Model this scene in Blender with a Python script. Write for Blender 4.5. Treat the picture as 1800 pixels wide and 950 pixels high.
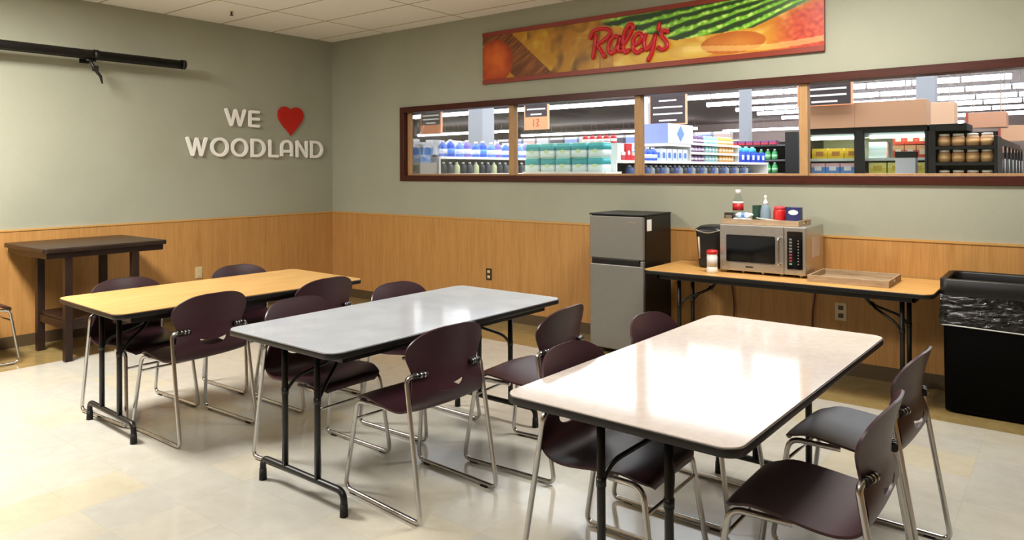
import bpy, bmesh, math, random
from mathutils import Vector, Matrix
random.seed(7)
for o in list(bpy.data.objects): bpy.data.objects.remove(o)
S = bpy.context.scene
COL = S.collection

# ------------------------------------------------------------------ camera
CAM = (7.1157, -5.615, 1.4822)
YAW, PITCH, ROLL, FPX, PY = -0.6605, 0.0034, -0.0043, 1276.93, 295.67
cd = bpy.data.cameras.new('camera'); cam = bpy.data.objects.new('camera', cd); COL.objects.link(cam)
f_ = Vector((math.sin(YAW)*math.cos(PITCH), math.cos(YAW)*math.cos(PITCH), math.sin(PITCH)))
r_ = Vector((math.cos(YAW), -math.sin(YAW), 0)); u_ = r_.cross(f_)
r2 = r_*math.cos(ROLL)+u_*math.sin(ROLL); u2 = -r_*math.sin(ROLL)+u_*math.cos(ROLL)
m = Matrix.Identity(4)
for i in range(3):
    m[i][0] = r2[i]; m[i][1] = u2[i]; m[i][2] = -f_[i]; m[i][3] = CAM[i]
cam.matrix_world = m
cd.sensor_width = 36; cd.lens = FPX/1800*36; cd.shift_y = -(475-PY)/1800; cd.clip_end = 200; cd.clip_start = .05
S.camera = cam

# ------------------------------------------------------------------ light and exposure
S.view_settings.view_transform = 'Standard'; S.view_settings.look = 'None'
S.view_settings.gamma = 1; S.view_settings.use_curve_mapping = False
S.view_settings.exposure = 0.0
w = bpy.data.worlds.new('world'); S.world = w; w.use_nodes = True
w.node_tree.nodes['Background'].inputs[0].default_value = (.9, .93, 1, 1)
w.node_tree.nodes['Background'].inputs[1].default_value = 0.02
def area(name, loc, sx, sy, power, color, rot=(0, 0, 0)):
    l = bpy.data.lights.new(name, 'AREA'); l.shape = 'RECTANGLE'; l.size = sx; l.size_y = sy; l.energy = power; l.color = color
    o = bpy.data.objects.new(name, l); o.location = loc; o.rotation_euler = rot; COL.objects.link(o); return o
WARM = (1, .96, .90)
ROOM_LAMPS = [((5.84, -1.43), 96), ((1.75, -4.55), 250), ((5.84, -5.1), 52)]
STORE = (.93, .96, 1)
for sx_, sy_, wx_, wy_, pw in ((-2, 4.2, 24, 6.4, 2500), (-4, 11.5, 30, 7.4, 2600)):
    area('store_light', (sx_, sy_, 4.3), wx_, wy_, pw, STORE)

# ------------------------------------------------------------------ materials
def lin(c):
    return tuple(((v/255)/12.92 if v <= 10 else ((v/255+.055)/1.055)**2.4) for v in c)
def mat(name, col, rough=.5, metal=0, spec=.5, coat=0, emit=None, es=0, srgb=True, alpha=None, trans=0, ior=None):
    m = bpy.data.materials.new(name); m.use_nodes = True
    b = m.node_tree.nodes['Principled BSDF']
    c = lin(col) if srgb else col
    b.inputs['Base Color'].default_value = (*c, 1)
    b.inputs['Roughness'].default_value = rough; b.inputs['Metallic'].default_value = metal
    b.inputs['Specular IOR Level'].default_value = spec; b.inputs['Coat Weight'].default_value = coat
    b.inputs['Transmission Weight'].default_value = trans
    if ior: b.inputs['IOR'].default_value = ior
    if alpha is not None: b.inputs['Alpha'].default_value = alpha
    if emit: b.inputs['Emission Color'].default_value = (*lin(emit), 1); b.inputs['Emission Strength'].default_value = es
    return m
class NT:
    def __init__(s, m): s.m = m; s.t = m.node_tree; s.b = s.t.nodes['Principled BSDF']
    def n(s, typ, **kw):
        nd = s.t.nodes.new(typ)
        for k, v in kw.items():
            if k.startswith('i_'): nd.inputs[k[2:].replace('_', ' ')].default_value = v
            elif k.startswith('n') and k[1:].isdigit(): nd.inputs[int(k[1:])].default_value = v
            else: setattr(nd, k, v)
        return nd
    def l(s, a, b): s.t.links.new(a, b)
    def coord(s, scale=(1, 1, 1)):
        tc = s.n('ShaderNodeTexCoord'); mp = s.n('ShaderNodeMapping'); mp.inputs['Scale'].default_value = scale
        s.l(tc.outputs['Object'], mp.inputs[0]); return mp.outputs[0]
    def noise(s, vec, sc, det=3, rough=.5):
        nn = s.n('ShaderNodeTexNoise'); nn.inputs['Scale'].default_value = sc; nn.inputs['Detail'].default_value = det; nn.inputs['Roughness'].default_value = rough
        s.l(vec, nn.inputs['Vector']); return nn.outputs['Fac']
    def ramp(s, fac, stops):
        r = s.n('ShaderNodeValToRGB'); e = r.color_ramp.elements
        while len(e) < len(stops): e.new(.5)
        for k, (p, c) in enumerate(stops): e[k].position = p; e[k].color = (*lin(c), 1)
        s.l(fac, r.inputs[0]); return r.outputs[0]
    def math(s, op, a, b=None):
        nd = s.n('ShaderNodeMath', operation=op)
        for k, v in enumerate((a, b)):
            if v is None: continue
            if isinstance(v, (int, float)): nd.inputs[k].default_value = v
            else: s.l(v, nd.inputs[k])
        return nd.outputs[0]
    def mix(s, fac, a, b, mode='MIX'):
        nd = s.n('ShaderNodeMix', data_type='RGBA', blend_type=mode)
        for k, v in ((0, fac), (6, a), (7, b)):
            if isinstance(v, (int, float)): nd.inputs[k].default_value = v
            elif isinstance(v, tuple): nd.inputs[k].default_value = (*lin(v), 1)
            else: s.l(v, nd.inputs[k])
        return nd.outputs[2]
    def bump(s, h, strength, dist):
        b = s.n('ShaderNodeBump'); b.inputs['Strength'].default_value = strength; b.inputs['Distance'].default_value = dist
        s.l(h, b.inputs['Height']); s.l(b.outputs[0], s.b.inputs['Normal'])
    def col(s, c): s.l(c, s.b.inputs['Base Color'])
M = {}
# painted wall
m = mat('wall_paint', (176, 175, 152), .75, spec=.25); t = NT(m); v = t.coord(); n1 = t.noise(v, 1.3, 4); n2 = t.noise(v, 130, 3)
t.col(t.ramp(n1, [(.3, (157, 158, 140)), (.7, (165, 166, 149))])); t.bump(n2, .25, .003); M['wall'] = m
# wood veneer wainscot
m = mat('oak_veneer', (190, 138, 76), .42, spec=.4); t = NT(m)
va = t.coord((9, 9, .55)); vb = t.coord((70, 70, 2.2)); n1 = t.noise(va, 2.2, 5, .6); n2 = t.noise(vb, 2.0, 4, .6)
c1 = t.ramp(n1, [(.3, (164, 118, 64)), (.5, (180, 133, 74)), (.75, (192, 145, 84))]); c2 = t.ramp(n2, [(.35, (166, 116, 62)), (.6, (200, 150, 90))])
t.col(t.mix(.4, c1, c2)); M['wains'] = m
M['cap'] = mat('wainscot_cap_wood', (196, 150, 84), .4)
M['base'] = mat('baseboard_vinyl', (82, 66, 44), .5)
# floor tiles
m = mat('vinyl_tile_floor', (210, 205, 190), .2, spec=.4, coat=.12); t = NT(m)
tc = t.n('ShaderNodeTexCoord'); sep = t.n('ShaderNodeSeparateXYZ'); t.l(tc.outputs['Object'], sep.inputs[0])
T = .3048
fx = t.math('DIVIDE', sep.outputs[0], T); fy = t.math('DIVIDE', sep.outputs[1], T)
cx = t.math('FLOOR', fx); cy = t.math('FLOOR', fy)
cmb = t.n('ShaderNodeCombineXYZ'); t.l(cx, cmb.inputs[0]); t.l(cy, cmb.inputs[1])
wn = t.n('ShaderNodeTexWhiteNoise', noise_dimensions='2D'); t.l(cmb.outputs[0], wn.inputs['Vector'])
big = t.noise(cmb.outputs[0], .42, 2)
sel = t.math('ADD', t.math('MULTIPLY', wn.outputs['Value'], .22), t.math('MULTIPLY', big, .9))
tone = t.ramp(sel, [(.33, (196, 187, 161)), (.5, (192, 189, 178)), (.66, (185, 184, 177)), (.82, (195, 191, 176))])
off = t.n('ShaderNodeVectorMath', operation='ADD'); t.l(tc.outputs['Object'], off.inputs[0]); t.l(cmb.outputs[0], off.inputs[1])
mot = t.noise(off.outputs[0], 9, 5, .65)
tone = t.mix(.22, tone, t.ramp(mot, [(.3, (160, 150, 130)), (.7, (208, 204, 190))]))
bord = t.math('MAXIMUM', t.math('LESS_THAN', sep.outputs[0], .80), t.math('GREATER_THAN', sep.outputs[1], -.70))
tone = t.mix(bord, tone, t.ramp(mot, [(.3, (134, 114, 70)), (.7, (154, 134, 88))]))
ex = t.math('ABSOLUTE', t.math('SUBTRACT', t.math('FRACT', fx), .5)); ey = t.math('ABSOLUTE', t.math('SUBTRACT', t.math('FRACT', fy), .5))
edge = t.math('GREATER_THAN', t.math('MAXIMUM', ex, ey), .4955)
t.col(t.mix(t.math('MULTIPLY', edge, .22), tone, (150, 140, 115)))
rr = t.noise(off.outputs[0], 3, 3); mr = t.n('ShaderNodeMapRange'); t.l(rr, mr.inputs[0]); mr.inputs[3].default_value = .10; mr.inputs[4].default_value = .22
t.l(mr.outputs[0], t.b.inputs['Roughness']); M['floor'] = m
# ceiling tiles 2x4 ft in a white grid
m = mat('ceiling_tile', (240, 230, 210), .9, spec=.1); t = NT(m)
tc = t.n('ShaderNodeTexCoord'); sep = t.n('ShaderNodeSeparateXYZ'); t.l(tc.outputs['Object'], sep.inputs[0])
gx = t.math('FRACT', t.math('DIVIDE', t.math('SUBTRACT', sep.outputs[0], .957), 1.2192)); gy = t.math('FRACT', t.math('DIVIDE', t.math('ADD', sep.outputs[1], .225), .6096))
lx = t.math('LESS_THAN', t.math('MINIMUM', gx, t.math('SUBTRACT', 1, gx)), .0085); ly = t.math('LESS_THAN', t.math('MINIMUM', gy, t.math('SUBTRACT', 1, gy)), .017)
ln = t.math('MAXIMUM', lx, ly)
nz = t.noise(tc.outputs['Object'], 90, 4, .7)
c = t.ramp(nz, [(.25, (236, 230, 218)), (.6, (250, 246, 238))]); t.col(t.mix(ln, c, (188, 174, 148)))
t.bump(t.math('ADD', t.math('MULTIPLY', nz, .3), t.math('MULTIPLY', ln, -1)), .5, .004); M['ceil'] = m
M['maroon'] = m = mat('maroon_moulded_plastic', (56, 27, 36), .38, spec=.5); t = NT(m); v = t.coord(); t.bump(t.noise(v, 600, 2), .12, .0006)
M['chrome'] = mat('chrome_tube', (196, 196, 196), .22, 1)
M['black'] = mat('black_enamel', (10, 9, 9), .4)
M['blackp'] = mat('black_plastic', (9, 9, 10), .42)
M['rubber'] = mat('black_rubber', (14, 13, 12), .7)
def laminate(name, a, b, rough, sc=(1, 1, 1), s1=40, s2=5):
    m = mat(name, a, rough, spec=.28); m.node_tree.nodes['Principled BSDF'].inputs['Coat Roughness'].default_value = .06
    t = NT(m); v = t.coord(sc); n1 = t.noise(v, s1, 4, .6); n2 = t.noise(v, s2, 3, .5)
    f = t.math('ADD', t.math('MULTIPLY', n1, .5), t.math('MULTIPLY', n2, .5)); t.col(t.ramp(f, [(.36, a), (.62, b)])); return m
M['top_wood'] = laminate('honey_oak_laminate', (180, 136, 78), (206, 166, 104), .3, (.9, 14, 1), 9, 3)
M['top_wood2'] = laminate('dark_honey_laminate', (196, 146, 82), (220, 172, 104), .3, (.9, 14, 1), 9, 3)
M['top_grey'] = laminate('light_grey_laminate', (172, 178, 187), (187, 192, 200), .09, (1, 1, 1), 160, 6)
M['top_white'] = laminate('off_white_laminate', (196, 184, 175), (208, 199, 192), .09, (1, 1, 1), 30, 3.5)
M['dark_wood'] = laminate('dark_walnut', (36, 24, 19), (47, 32, 25), .32, (14, 1, 1), 6, 3)
M['mahog'] = laminate('mahogany_trim', (62, 28, 20), (76, 36, 25), .35, (1, 14, 14), 8, 3)
M['oak'] = laminate('oak_mullion', (164, 126, 84), (184, 146, 102), .4, (14, 14, 1), 8, 3)
def brushed(name, col, rough, sc):
    m = mat(name, col, rough, 1); t = NT(m); v = t.coord(sc); n = t.noise(v, 20, 3)
    t.col(t.ramp(n, [(.3, tuple(int(c*.9) for c in col)), (.7, col)])); return m
M['steel'] = brushed('brushed_stainless', (212, 210, 206), .36, (1, 1, 30))
M['steel_dark'] = brushed('brushed_grey_door', (140, 138, 132), .45, (30, 30, 1)); M['steel_dark'].node_tree.nodes['Principled BSDF'].inputs['Metallic'].default_value = .55
M['glassy'] = mat('black_glass', (10, 11, 12), .08, spec=.6)
M['white'] = mat('white_plastic', (235, 233, 228), .4)
M['letter'] = mat('white_sign_letter', (252, 250, 244), .45)
M['red'] = mat('red_plastic', (186, 24, 26), .4)
M['heart'] = mat('red_heart_paint', (188, 26, 10), .4)
M['tray'] = laminate('weathered_tray_wood', (150, 126, 98), (176, 152, 122), .6, (2, 20, 20), 6, 3)
M['green'] = mat('dark_green_card', (22, 62, 48), .5)
M['navy'] = mat('navy_card', (40, 42, 96), .45)
M['blue'] = mat('light_blue_plastic', (120, 170, 215), .45)
M['almond'] = mat('almond_plate', (206, 188, 146), .4)
M['brownplate'] = mat('brown_plate', (58, 44, 26), .4)
M['maroon_cord'] = mat('dark_red_cord', (84, 26, 20), .5)
m = mat('clear_plastic', (225, 235, 235), .08, trans=1, ior=1.15); M['clear'] = m
def glass_mat(name, tint, refl):
    m = bpy.data.materials.new(name); m.use_nodes = True; t = m.node_tree; t.nodes.clear()
    o = t.nodes.new('ShaderNodeOutputMaterial'); mx = t.nodes.new('ShaderNodeMixShader'); tr = t.nodes.new('ShaderNodeBsdfTransparent'); gl = t.nodes.new('ShaderNodeBsdfGlossy')
    fr = t.nodes.new('ShaderNodeFresnel'); fr.inputs[0].default_value = 1.45; gl.inputs['Roughness'].default_value = .02
    tr.inputs[0].default_value = (*tint, 1); mu = t.nodes.new('ShaderNodeMath'); mu.operation = 'MULTIPLY'; mu.inputs[1].default_value = refl
    t.links.new(fr.outputs[0], mu.inputs[0]); t.links.new(mu.outputs[0], mx.inputs[0]); t.links.new(tr.outputs[0], mx.inputs[1]); t.links.new(gl.outputs[0], mx.inputs[2]); t.links.new(mx.outputs[0], o.inputs[0]); return m
M['glass'] = glass_mat('window_glass', (.97, .98, .98), .8)
M['liner'] = glass_mat('clear_bin_liner', (.62, .62, .60), 1.0)
t = M['liner'].node_tree; bp = t.nodes.new('ShaderNodeBump'); wv = t.nodes.new('ShaderNodeTexNoise'); tcx = t.nodes.new('ShaderNodeTexCoord'); mpx = t.nodes.new('ShaderNodeMapping'); mpx.inputs['Scale'].default_value = (3, 3, 9); mpx.inputs['Rotation'].default_value = (.2, .35, 0)
wv.inputs['Scale'].default_value = 3; wv.inputs['Detail'].default_value = 4; t.links.new(tcx.outputs['Object'], mpx.inputs[0]); t.links.new(mpx.outputs[0], wv.inputs[0]); t.links.new(wv.outputs['Fac'], bp.inputs['Height']); bp.inputs['Distance'].default_value = .05
g = [n for n in t.nodes if n.type == 'BSDF_GLOSSY'][0]; g.inputs['Roughness'].default_value = .15; t.links.new(bp.outputs[0], g.inputs['Normal'])
[n for n in t.nodes if n.type == 'MATH'][0].inputs[1].default_value = 1.6
def flat(rgb, rough=.5, name=None):
    k = 'card_%02x%02x%02x' % rgb
    if k not in M: M[k] = mat(name or 'packaging_card', rgb, rough)
    return M[k]
def lampmat(name, c, s): return mat(name, (255, 255, 255), .5, emit=c, es=s)

# ------------------------------------------------------------------ mesh helpers
class MB:
    def __init__(s): s.v = []; s.f = []; s.sm = []; s.mi = []; s.cur = 0
    def add(s, vs, fs, smooth=False):
        b = len(s.v); s.v += [tuple(v) for v in vs]
        for f in fs: s.f.append([b+i for i in f]); s.sm.append(smooth); s.mi.append(s.cur)
        return s
    def m(s, i): s.cur = i; return s
    def box(s, x0, x1, y0, y1, z0, z1, rot=0):
        x0, x1 = min(x0, x1), max(x0, x1); y0, y1 = min(y0, y1), max(y0, y1); z0, z1 = min(z0, z1), max(z0, z1)
        vs = [(x, y, z) for z in (z0, z1) for x, y in ((x0, y0), (x1, y0), (x1, y1), (x0, y1))]
        if rot:
            cx, cy = (x0+x1)/2, (y0+y1)/2; c, n = math.cos(rot), math.sin(rot)
            vs = [(cx+(x-cx)*c-(y-cy)*n, cy+(x-cx)*n+(y-cy)*c, z) for x, y, z in vs]
        return s.add(vs, [(3, 2, 1, 0), (4, 5, 6, 7), (0, 1, 5, 4), (1, 2, 6, 5), (2, 3, 7, 6), (3, 0, 4, 7)])
    def prism(s, poly, a0, a1, axis='z', smooth=False):
        n = len(poly); g = {'z': lambda p, a: (p[0], p[1], a), 'y': lambda p, a: (p[0], a, p[1]), 'x': lambda p, a: (a, p[0], p[1])}[axis]
        b = len(s.v); s.v += [g(p, a0) for p in poly]+[g(p, a1) for p in poly]
        s.f += [[b+i for i in range(n)][::-1], [b+n+i for i in range(n)]]; s.sm += [False]*2; s.mi += [s.cur]*2
        for i in range(n):
            j = (i+1) % n; s.f.append([b+i, b+j, b+n+j, b+n+i]); s.sm.append(smooth); s.mi.append(s.cur)
        return s
    def rrect(s, x0, x1, y0, y1, z0, z1, r, seg=6):
        return s.prism(rr2(x0, x1, y0, y1, r, seg), z0, z1, 'z', True)
    def tube(s, path, r, n=10, closed=False):
        P = [Vector(p) for p in path]; k = len(P); rings = []
        T = []
        for i in range(k):
            if closed: d = P[(i+1) % k]-P[i-1]
            else: d = (P[min(i+1, k-1)]-P[max(i-1, 0)])
            T.append(d.normalized())
        up = Vector((0, 0, 1)) if abs(T[0].z) < .9 else Vector((1, 0, 0))
        nrm = (up-T[0]*up.dot(T[0])).normalized(); vs = []
        for i in range(k):
            if i: nrm = (nrm-T[i]*nrm.dot(T[i])).normalized()
            bn = T[i].cross(nrm); rr = r[i] if isinstance(r, (list, tuple)) else r
            for j in range(n):
                a = 2*math.pi*j/n; vs.append(P[i]+nrm*math.cos(a)*rr+bn*math.sin(a)*rr)
        fs = []
        for i in range(k if closed else k-1):
            for j in range(n): fs.append((i*n+j, i*n+(j+1) % n, ((i+1) % k)*n+(j+1) % n, ((i+1) % k)*n+j))
        s.add(vs, fs, True)
        if not closed:
            b = len(s.v)-len(vs); s.f += [[b+j for j in range(n)][::-1], [b+(k-1)*n+j for j in range(n)]]; s.sm += [False]*2; s.mi += [s.cur]*2
        return s
    def cyl(s, p0, p1, r0, r1=None, n=16): return s.tube([p0, p1], [r0, r0 if r1 is None else r1], n)
    def lathe(s, prof, c=(0, 0, 0), n=20, sx=1, sy=1):
        vs = []
        for r, z in prof:
            for j in range(n):
                a = 2*math.pi*j/n; vs.append((c[0]+sx*r*math.cos(a), c[1]+sy*r*math.sin(a), c[2]+z))
        fs = [(i*n+j, i*n+(j+1) % n, (i+1)*n+(j+1) % n, (i+1)*n+j) for i in range(len(prof)-1) for j in range(n)]
        b = len(s.v); s.add(vs, fs, True)
        s.f += [[b+j for j in range(n)][::-1], [b+(len(prof)-1)*n+j for j in range(n)]]; s.sm += [False]*2; s.mi += [s.cur]*2
        return s
def rr2(x0, x1, y0, y1, r, seg=6):
    p = []
    for cx, cy, a0 in ((x1-r, y1-r, 0), (x0+r, y1-r, 90), (x0+r, y0+r, 180), (x1-r, y0+r, 270)):
        for i in range(seg+1):
            a = math.radians(a0+90*i/seg); p.append((cx+r*math.cos(a), cy+r*math.sin(a)))
    return p
def fillet(pts, r, seg=5, closed=False):
    P = [Vector(p) for p in pts]; out = []; k = len(P)
    for i in range(k):
        if not closed and i in (0, k-1): out.append(P[i]); continue
        a, b, c = P[i-1], P[i], P[(i+1) % k]; rr = r[i] if isinstance(r, (list, tuple)) else r
        d1, d2 = (a-b), (c-b); q = min(rr, d1.length*.48, d2.length*.48)
        p0, p1 = b+d1.normalized()*q, b+d2.normalized()*q
        for j in range(seg+1):
            t = j/seg; out.append(p0*(1-t)**2+b*2*t*(1-t)+p1*t*t)
    return out
def loft(rings, r, mbx):
    prev = None
    for (x0, x1, y0, y1, z) in rings:
        p = rr2(x0, x1, y0, y1, r, 5); b = len(mbx.v); mbx.v += [(a, c, z) for a, c in p]; n = len(p)
        if prev is not None:
            for i in range(n): mbx.f.append([prev+i, prev+(i+1) % n, b+(i+1) % n, b+i]); mbx.sm.append(True); mbx.mi.append(mbx.cur)
        prev = b
    return mbx, n
def obj(name, mb, mats, parent=None, bevel=0, seg=2):
    me = bpy.data.meshes.new(name); me.from_pydata(mb.v, [], mb.f); me.update()
    if not isinstance(mats, (list, tuple)): mats = [mats]
    for mm in mats: me.materials.append(mm)
    me.polygons.foreach_set('use_smooth', mb.sm); me.polygons.foreach_set('material_index', mb.mi)
    bm = bmesh.new(); bm.from_mesh(me); bmesh.ops.recalc_face_normals(bm, faces=bm.faces); bm.to_mesh(me); bm.free()
    o = bpy.data.objects.new(name, me); COL.objects.link(o)
    if parent: o.parent = parent
    if bevel:
        b = o.modifiers.new('bevel', 'BEVEL'); b.width = bevel; b.segments = seg; b.limit_method = 'ANGLE'; b.angle_limit = math.radians(50)
    return o
def empty(name, loc=(0, 0, 0), rz=0):
    o = bpy.data.objects.new(name, None); o.location = loc; o.rotation_euler = (0, 0, rz); o.empty_display_size = .1; COL.objects.link(o); return o
def tag(o, label, cat, group=None, kind=None):
    o['label'] = label; o['category'] = cat
    if group: o['group'] = group
    if kind: o['kind'] = kind
    return o
def struct(name, mb, mats, bevel=0, label=None):
    o = obj(name, mb, mats, None, bevel); o['kind'] = 'structure'
    if label: o['label'] = label
    return o
def copy_tree(o, parent=None):
    c = o.copy(); COL.objects.link(c)
    if parent: c.parent = parent
    for ch in [x for x in o.children]: copy_tree(ch, c)
    return c
ORD = ['first', 'second', 'third', 'fourth', 'fifth', 'sixth', 'seventh', 'eighth', 'ninth', 'tenth', 'eleventh', 'twelfth', 'thirteenth', 'fourteenth', 'fifteenth', 'sixteenth', 'seventeenth', 'eighteenth', 'nineteenth', 'twentieth', 'twenty-first', 'twenty-second']

# ------------------------------------------------------------------ the room
H = 3.046; XR, YB = 9.6, -8.6
WX0, WX1, WZ0, WZ1 = 1.195, 8.35, 1.372, 2.185
struct('floor', MB().box(-.1, XR, YB, 0, -.1, 0), M['floor'], label='glossy cream and grey vinyl tile floor with a tan border')
struct('ceiling', MB().box(-.1, XR, YB, .12, H, H+.08), M['ceil'], label='cream acoustic tile ceiling')
struct('wall_left', MB().box(-.12, 0, YB, .12, 0, H), M['wall'])
b = MB().box(0, WX0+.02, 0, .12, 0, H).box(WX1-.02, XR, 0, .12, 0, H).box(WX0+.02, WX1-.02, 0, .12, 0, WZ0+.02).box(WX0+.02, WX1-.02, 0, .12, WZ1-.02, H)
struct('wall_front', b, M['wall'], label='grey green painted wall with a long interior window')
M['wall_far'] = mat('unseen_wall_dimmed', (118, 112, 94), .75)  # wall colour darkened on the two unseen walls to cut bounced light
struct('wall_right', MB().box(XR, XR+.1, YB, .12, 0, H), M['wall_far'])
struct('wall_back', MB().box(-.1, XR, YB-.1, YB, 0, H), M['wall_far'])
WA = .985
struct('trim_1', MB().box(0, .012, YB, -.012, .1, WA), M['wains'], label='oak veneer wainscot on the left wall')
struct('trim_2', MB().box(0, XR, -.012, 0, .1, WA), M['wains'], label='oak veneer wainscot under the long window')
struct('trim_3', MB().box(0, .018, YB, -.018, WA, WA+.015), M['cap'], label='thin oak cap of the left wainscot')
struct('trim_4', MB().box(0, XR, -.018, 0, WA, WA+.015), M['cap'], label='thin oak cap of the window wall wainscot')
struct('trim_5', MB().box(XR-.012, XR, YB, -.02, .1, WA).box(.02, XR-.02, YB, YB+.012, .1, WA), M['wains'], label='oak veneer wainscot behind the camera')
struct('baseboard_left', MB().box(0, .016, YB, -.016, 0, .1), M['base'])
struct('baseboard_front', MB().box(0, XR, -.016, 0, 0, .1), M['base'])

# lamps of the room, out of frame: troffers set in the ceiling grid
lm = lampmat('lamp_diffuser', (255, 236, 205), 6)
for i, ((lx, ly), pw) in enumerate(ROOM_LAMPS):
    area('room_lamp', (lx, ly, H-.03), 1.1, .5, pw, WARM)

# long interior window
wroot = empty('window_1', (0, 0, 0)); wroot['kind'] = 'structure'; wroot['label'] = 'long four pane interior window looking into the store'
def ring(x0, x1, z0, z1, w, y0, y1):
    return MB().box(x0, x0+w, y0, y1, z0, z1).box(x1-w, x1, y0, y1, z0, z1).box(x0+w, x1-w, y0, y1, z0, z0+w).box(x0+w, x1-w, y0, y1, z1-w, z1)
obj('window_frame', ring(WX0, WX1, WZ0, WZ1, .062, -.022, .02), M['mahog'], wroot, .003)
ix0, ix1, iz0, iz1 = WX0+.062, WX1-.062, WZ0+.052, WZ1-.058
obj('window_sill', MB().box(ix0, ix1, .02, .12, WZ0+.02, WZ0+.062).box(ix0, ix1, .045, .075, WZ0+.062, WZ0+.078), M['oak'], wroot, .002)
obj('jamb', MB().box(WX0+.02, ix0, .02, .12, iz0, WZ1-.02).box(ix1, WX1-.02, .02, .12, iz0, WZ1-.02), M['mahog'], wroot)
obj('head', MB().box(ix0, ix1, .02, .12, WZ1-.062, WZ1-.02), M['mahog'], wroot)
obj('mullion', MB().box(ix0, ix0+.045, .04, .08, WZ0+.062, WZ1-.062), M['oak'], wroot, .002)
for k, mx in enumerate((2.735, 4.12, 5.505, 6.89)):
    obj('mullion', MB().box(mx-.03, mx+.03, .012, .085, WZ0+.062, WZ1-.062), M['oak'], wroot, .002)
xs = [ix0+.045, 2.705, 2.765, 4.09, 4.15, 5.475, 5.535, 6.86, 6.92, ix1]
for k in range(5):
    obj('window_pane', MB().box(xs[2*k], xs[2*k+1], .058, .062, WZ0+.078, WZ1-.062), M['glass'], wroot)

# ------------------------------------------------------------------ stacking chair
def chair_shell():
    prof = [(.220, .408, .150), (.221, .426, .174), (.206, .441, .196), (.155, .448, .212), (.075, .443, .221), (0, .435, .225), (-.07, .427, .225), (-.125, .428, .223), (-.170, .443, .219), (-.200, .478, .215),
            (-.212, .525, .210), (-.211, .565, .201), (-.207, .600, .194), (-.206, .628, .201), (-.209, .655, .214), (-.214, .688, .226), (-.222, .722, .224), (-.230, .753, .204), (-.237, .778, .168), (-.242, .795, .120), (-.244, .803, .060)]
    # Catmull-Rom resample
    def cr(a, b, c, d, t): return tuple(.5*((2*b[i])+(c[i]-a[i])*t+(2*a[i]-5*b[i]+4*c[i]-d[i])*t*t+(3*b[i]-a[i]-3*c[i]+d[i])*t**3) for i in range(3))
    P = []
    for i in range(len(prof)-1):
        a, b, c, d = prof[max(i-1, 0)], prof[i], prof[i+1], prof[min(i+2, len(prof)-1)]
        for j in range(3): P.append(cr(a, b, c, d, j/3))
    P.append(prof[-1]); NU = 22; vs = []
    for (x, z, hw) in P:
        back = min(1, max(0, (z-.47)/.12)) if x < -.1 else 0
        for j in range(NU+1):
            u = -1+2*j/NU; us = math.sin(u*math.pi/2)*.35+u*.65
            y = hw*us; q = (y/.22)**2
            vs.append((x+.040*back*q, y, z+(1-back)*(.012*q if x < .12 else .012*q*(1-(x-.12)/.06 if x < .18 else 0))-(0 if back else (.010*q*q*max(0, (x-.15)/.06)))))
    fs = [(i*(NU+1)+j, i*(NU+1)+j+1, (i+1)*(NU+1)+j+1, (i+1)*(NU+1)+j) for i in range(len(P)-1) for j in range(NU)]
    mb = MB().add(vs, fs, True); o = obj('seat_shell', mb, M['maroon'])
    so = o.modifiers.new('s', 'SOLIDIFY'); so.thickness = .0085; so.offset = 0
    # handle hole in the lower back: a shallow smile
    pts = []
    for k in range(17):
        a = math.pi*k/16; pts.append((.080*math.cos(a), .553-.044*math.sin(a)**.8))
    for k in range(1, 12):
        a = k/12; pts.append((-.080+.160*a, .553-.014*math.sin(math.pi*a)))
    c = obj('cut', MB().prism(pts, -.30, -.10, 'x'), M['maroon'])
    bo = o.modifiers.new('b', 'BOOLEAN'); bo.operation = 'DIFFERENCE'; bo.object = c; bo.solver = 'EXACT'
    bpy.context.view_layer.update()
    dg = bpy.context.evaluated_depsgraph_get(); me = bpy.data.meshes.new_from_object(o.evaluated_get(dg))
    o.modifiers.clear(); o.data = me; bpy.data.objects.remove(c)
    for p in me.polygons: p.use_smooth = True
    o.modifiers.new('e', 'EDGE_SPLIT').split_angle = math.radians(50)
    return o
SHELL = chair_shell()
def make_chair():
    r = empty('stacking_chair'); SHELL.parent = r
    R = .0105
    for s in (-1, 1):
        path = fillet([(-.200, s*.150, .604), (-.176, s*.224, .602), (-.275, s*.232, .0125), (.262, s*.224, .0125), (.203, s*.198, .424), (.020, s*.165, .414)], [0, .03, .035, .045, .045, 0], 6)
        obj('side_frame', MB().tube(path, R, 12), M['chrome'], r)
        br = MB().cyl((-.204, s*.128, .604), (-.190, s*.200, .603), .0125, n=14)
        for k in range(3): br.m(1).cyl((-.2015+.0045*k, s*(.140+.018*k), .604), (-.2003+.0045*k, s*(.147+.018*k), .604), .0142, n=14).m(0)
        obj('bracket', br, [M['blackp'], M['chrome']], r)
        for gx in (-.20, .20): obj('glide', MB().box(gx-.02, gx+.02, s*.2255-.008, s*.2255+.008, 0, .006), M['rubber'], r)
    obj('stretcher', MB().cyl((.215, -.204, .335), (.215, .204, .335), .0065, n=10), M['chrome'], r)
    obj('seat_support', MB().tube([(.06, -.172, .418), (.06, .172, .418)], .008, 8), M['chrome'], r)
    return r
A180 = math.pi
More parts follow.
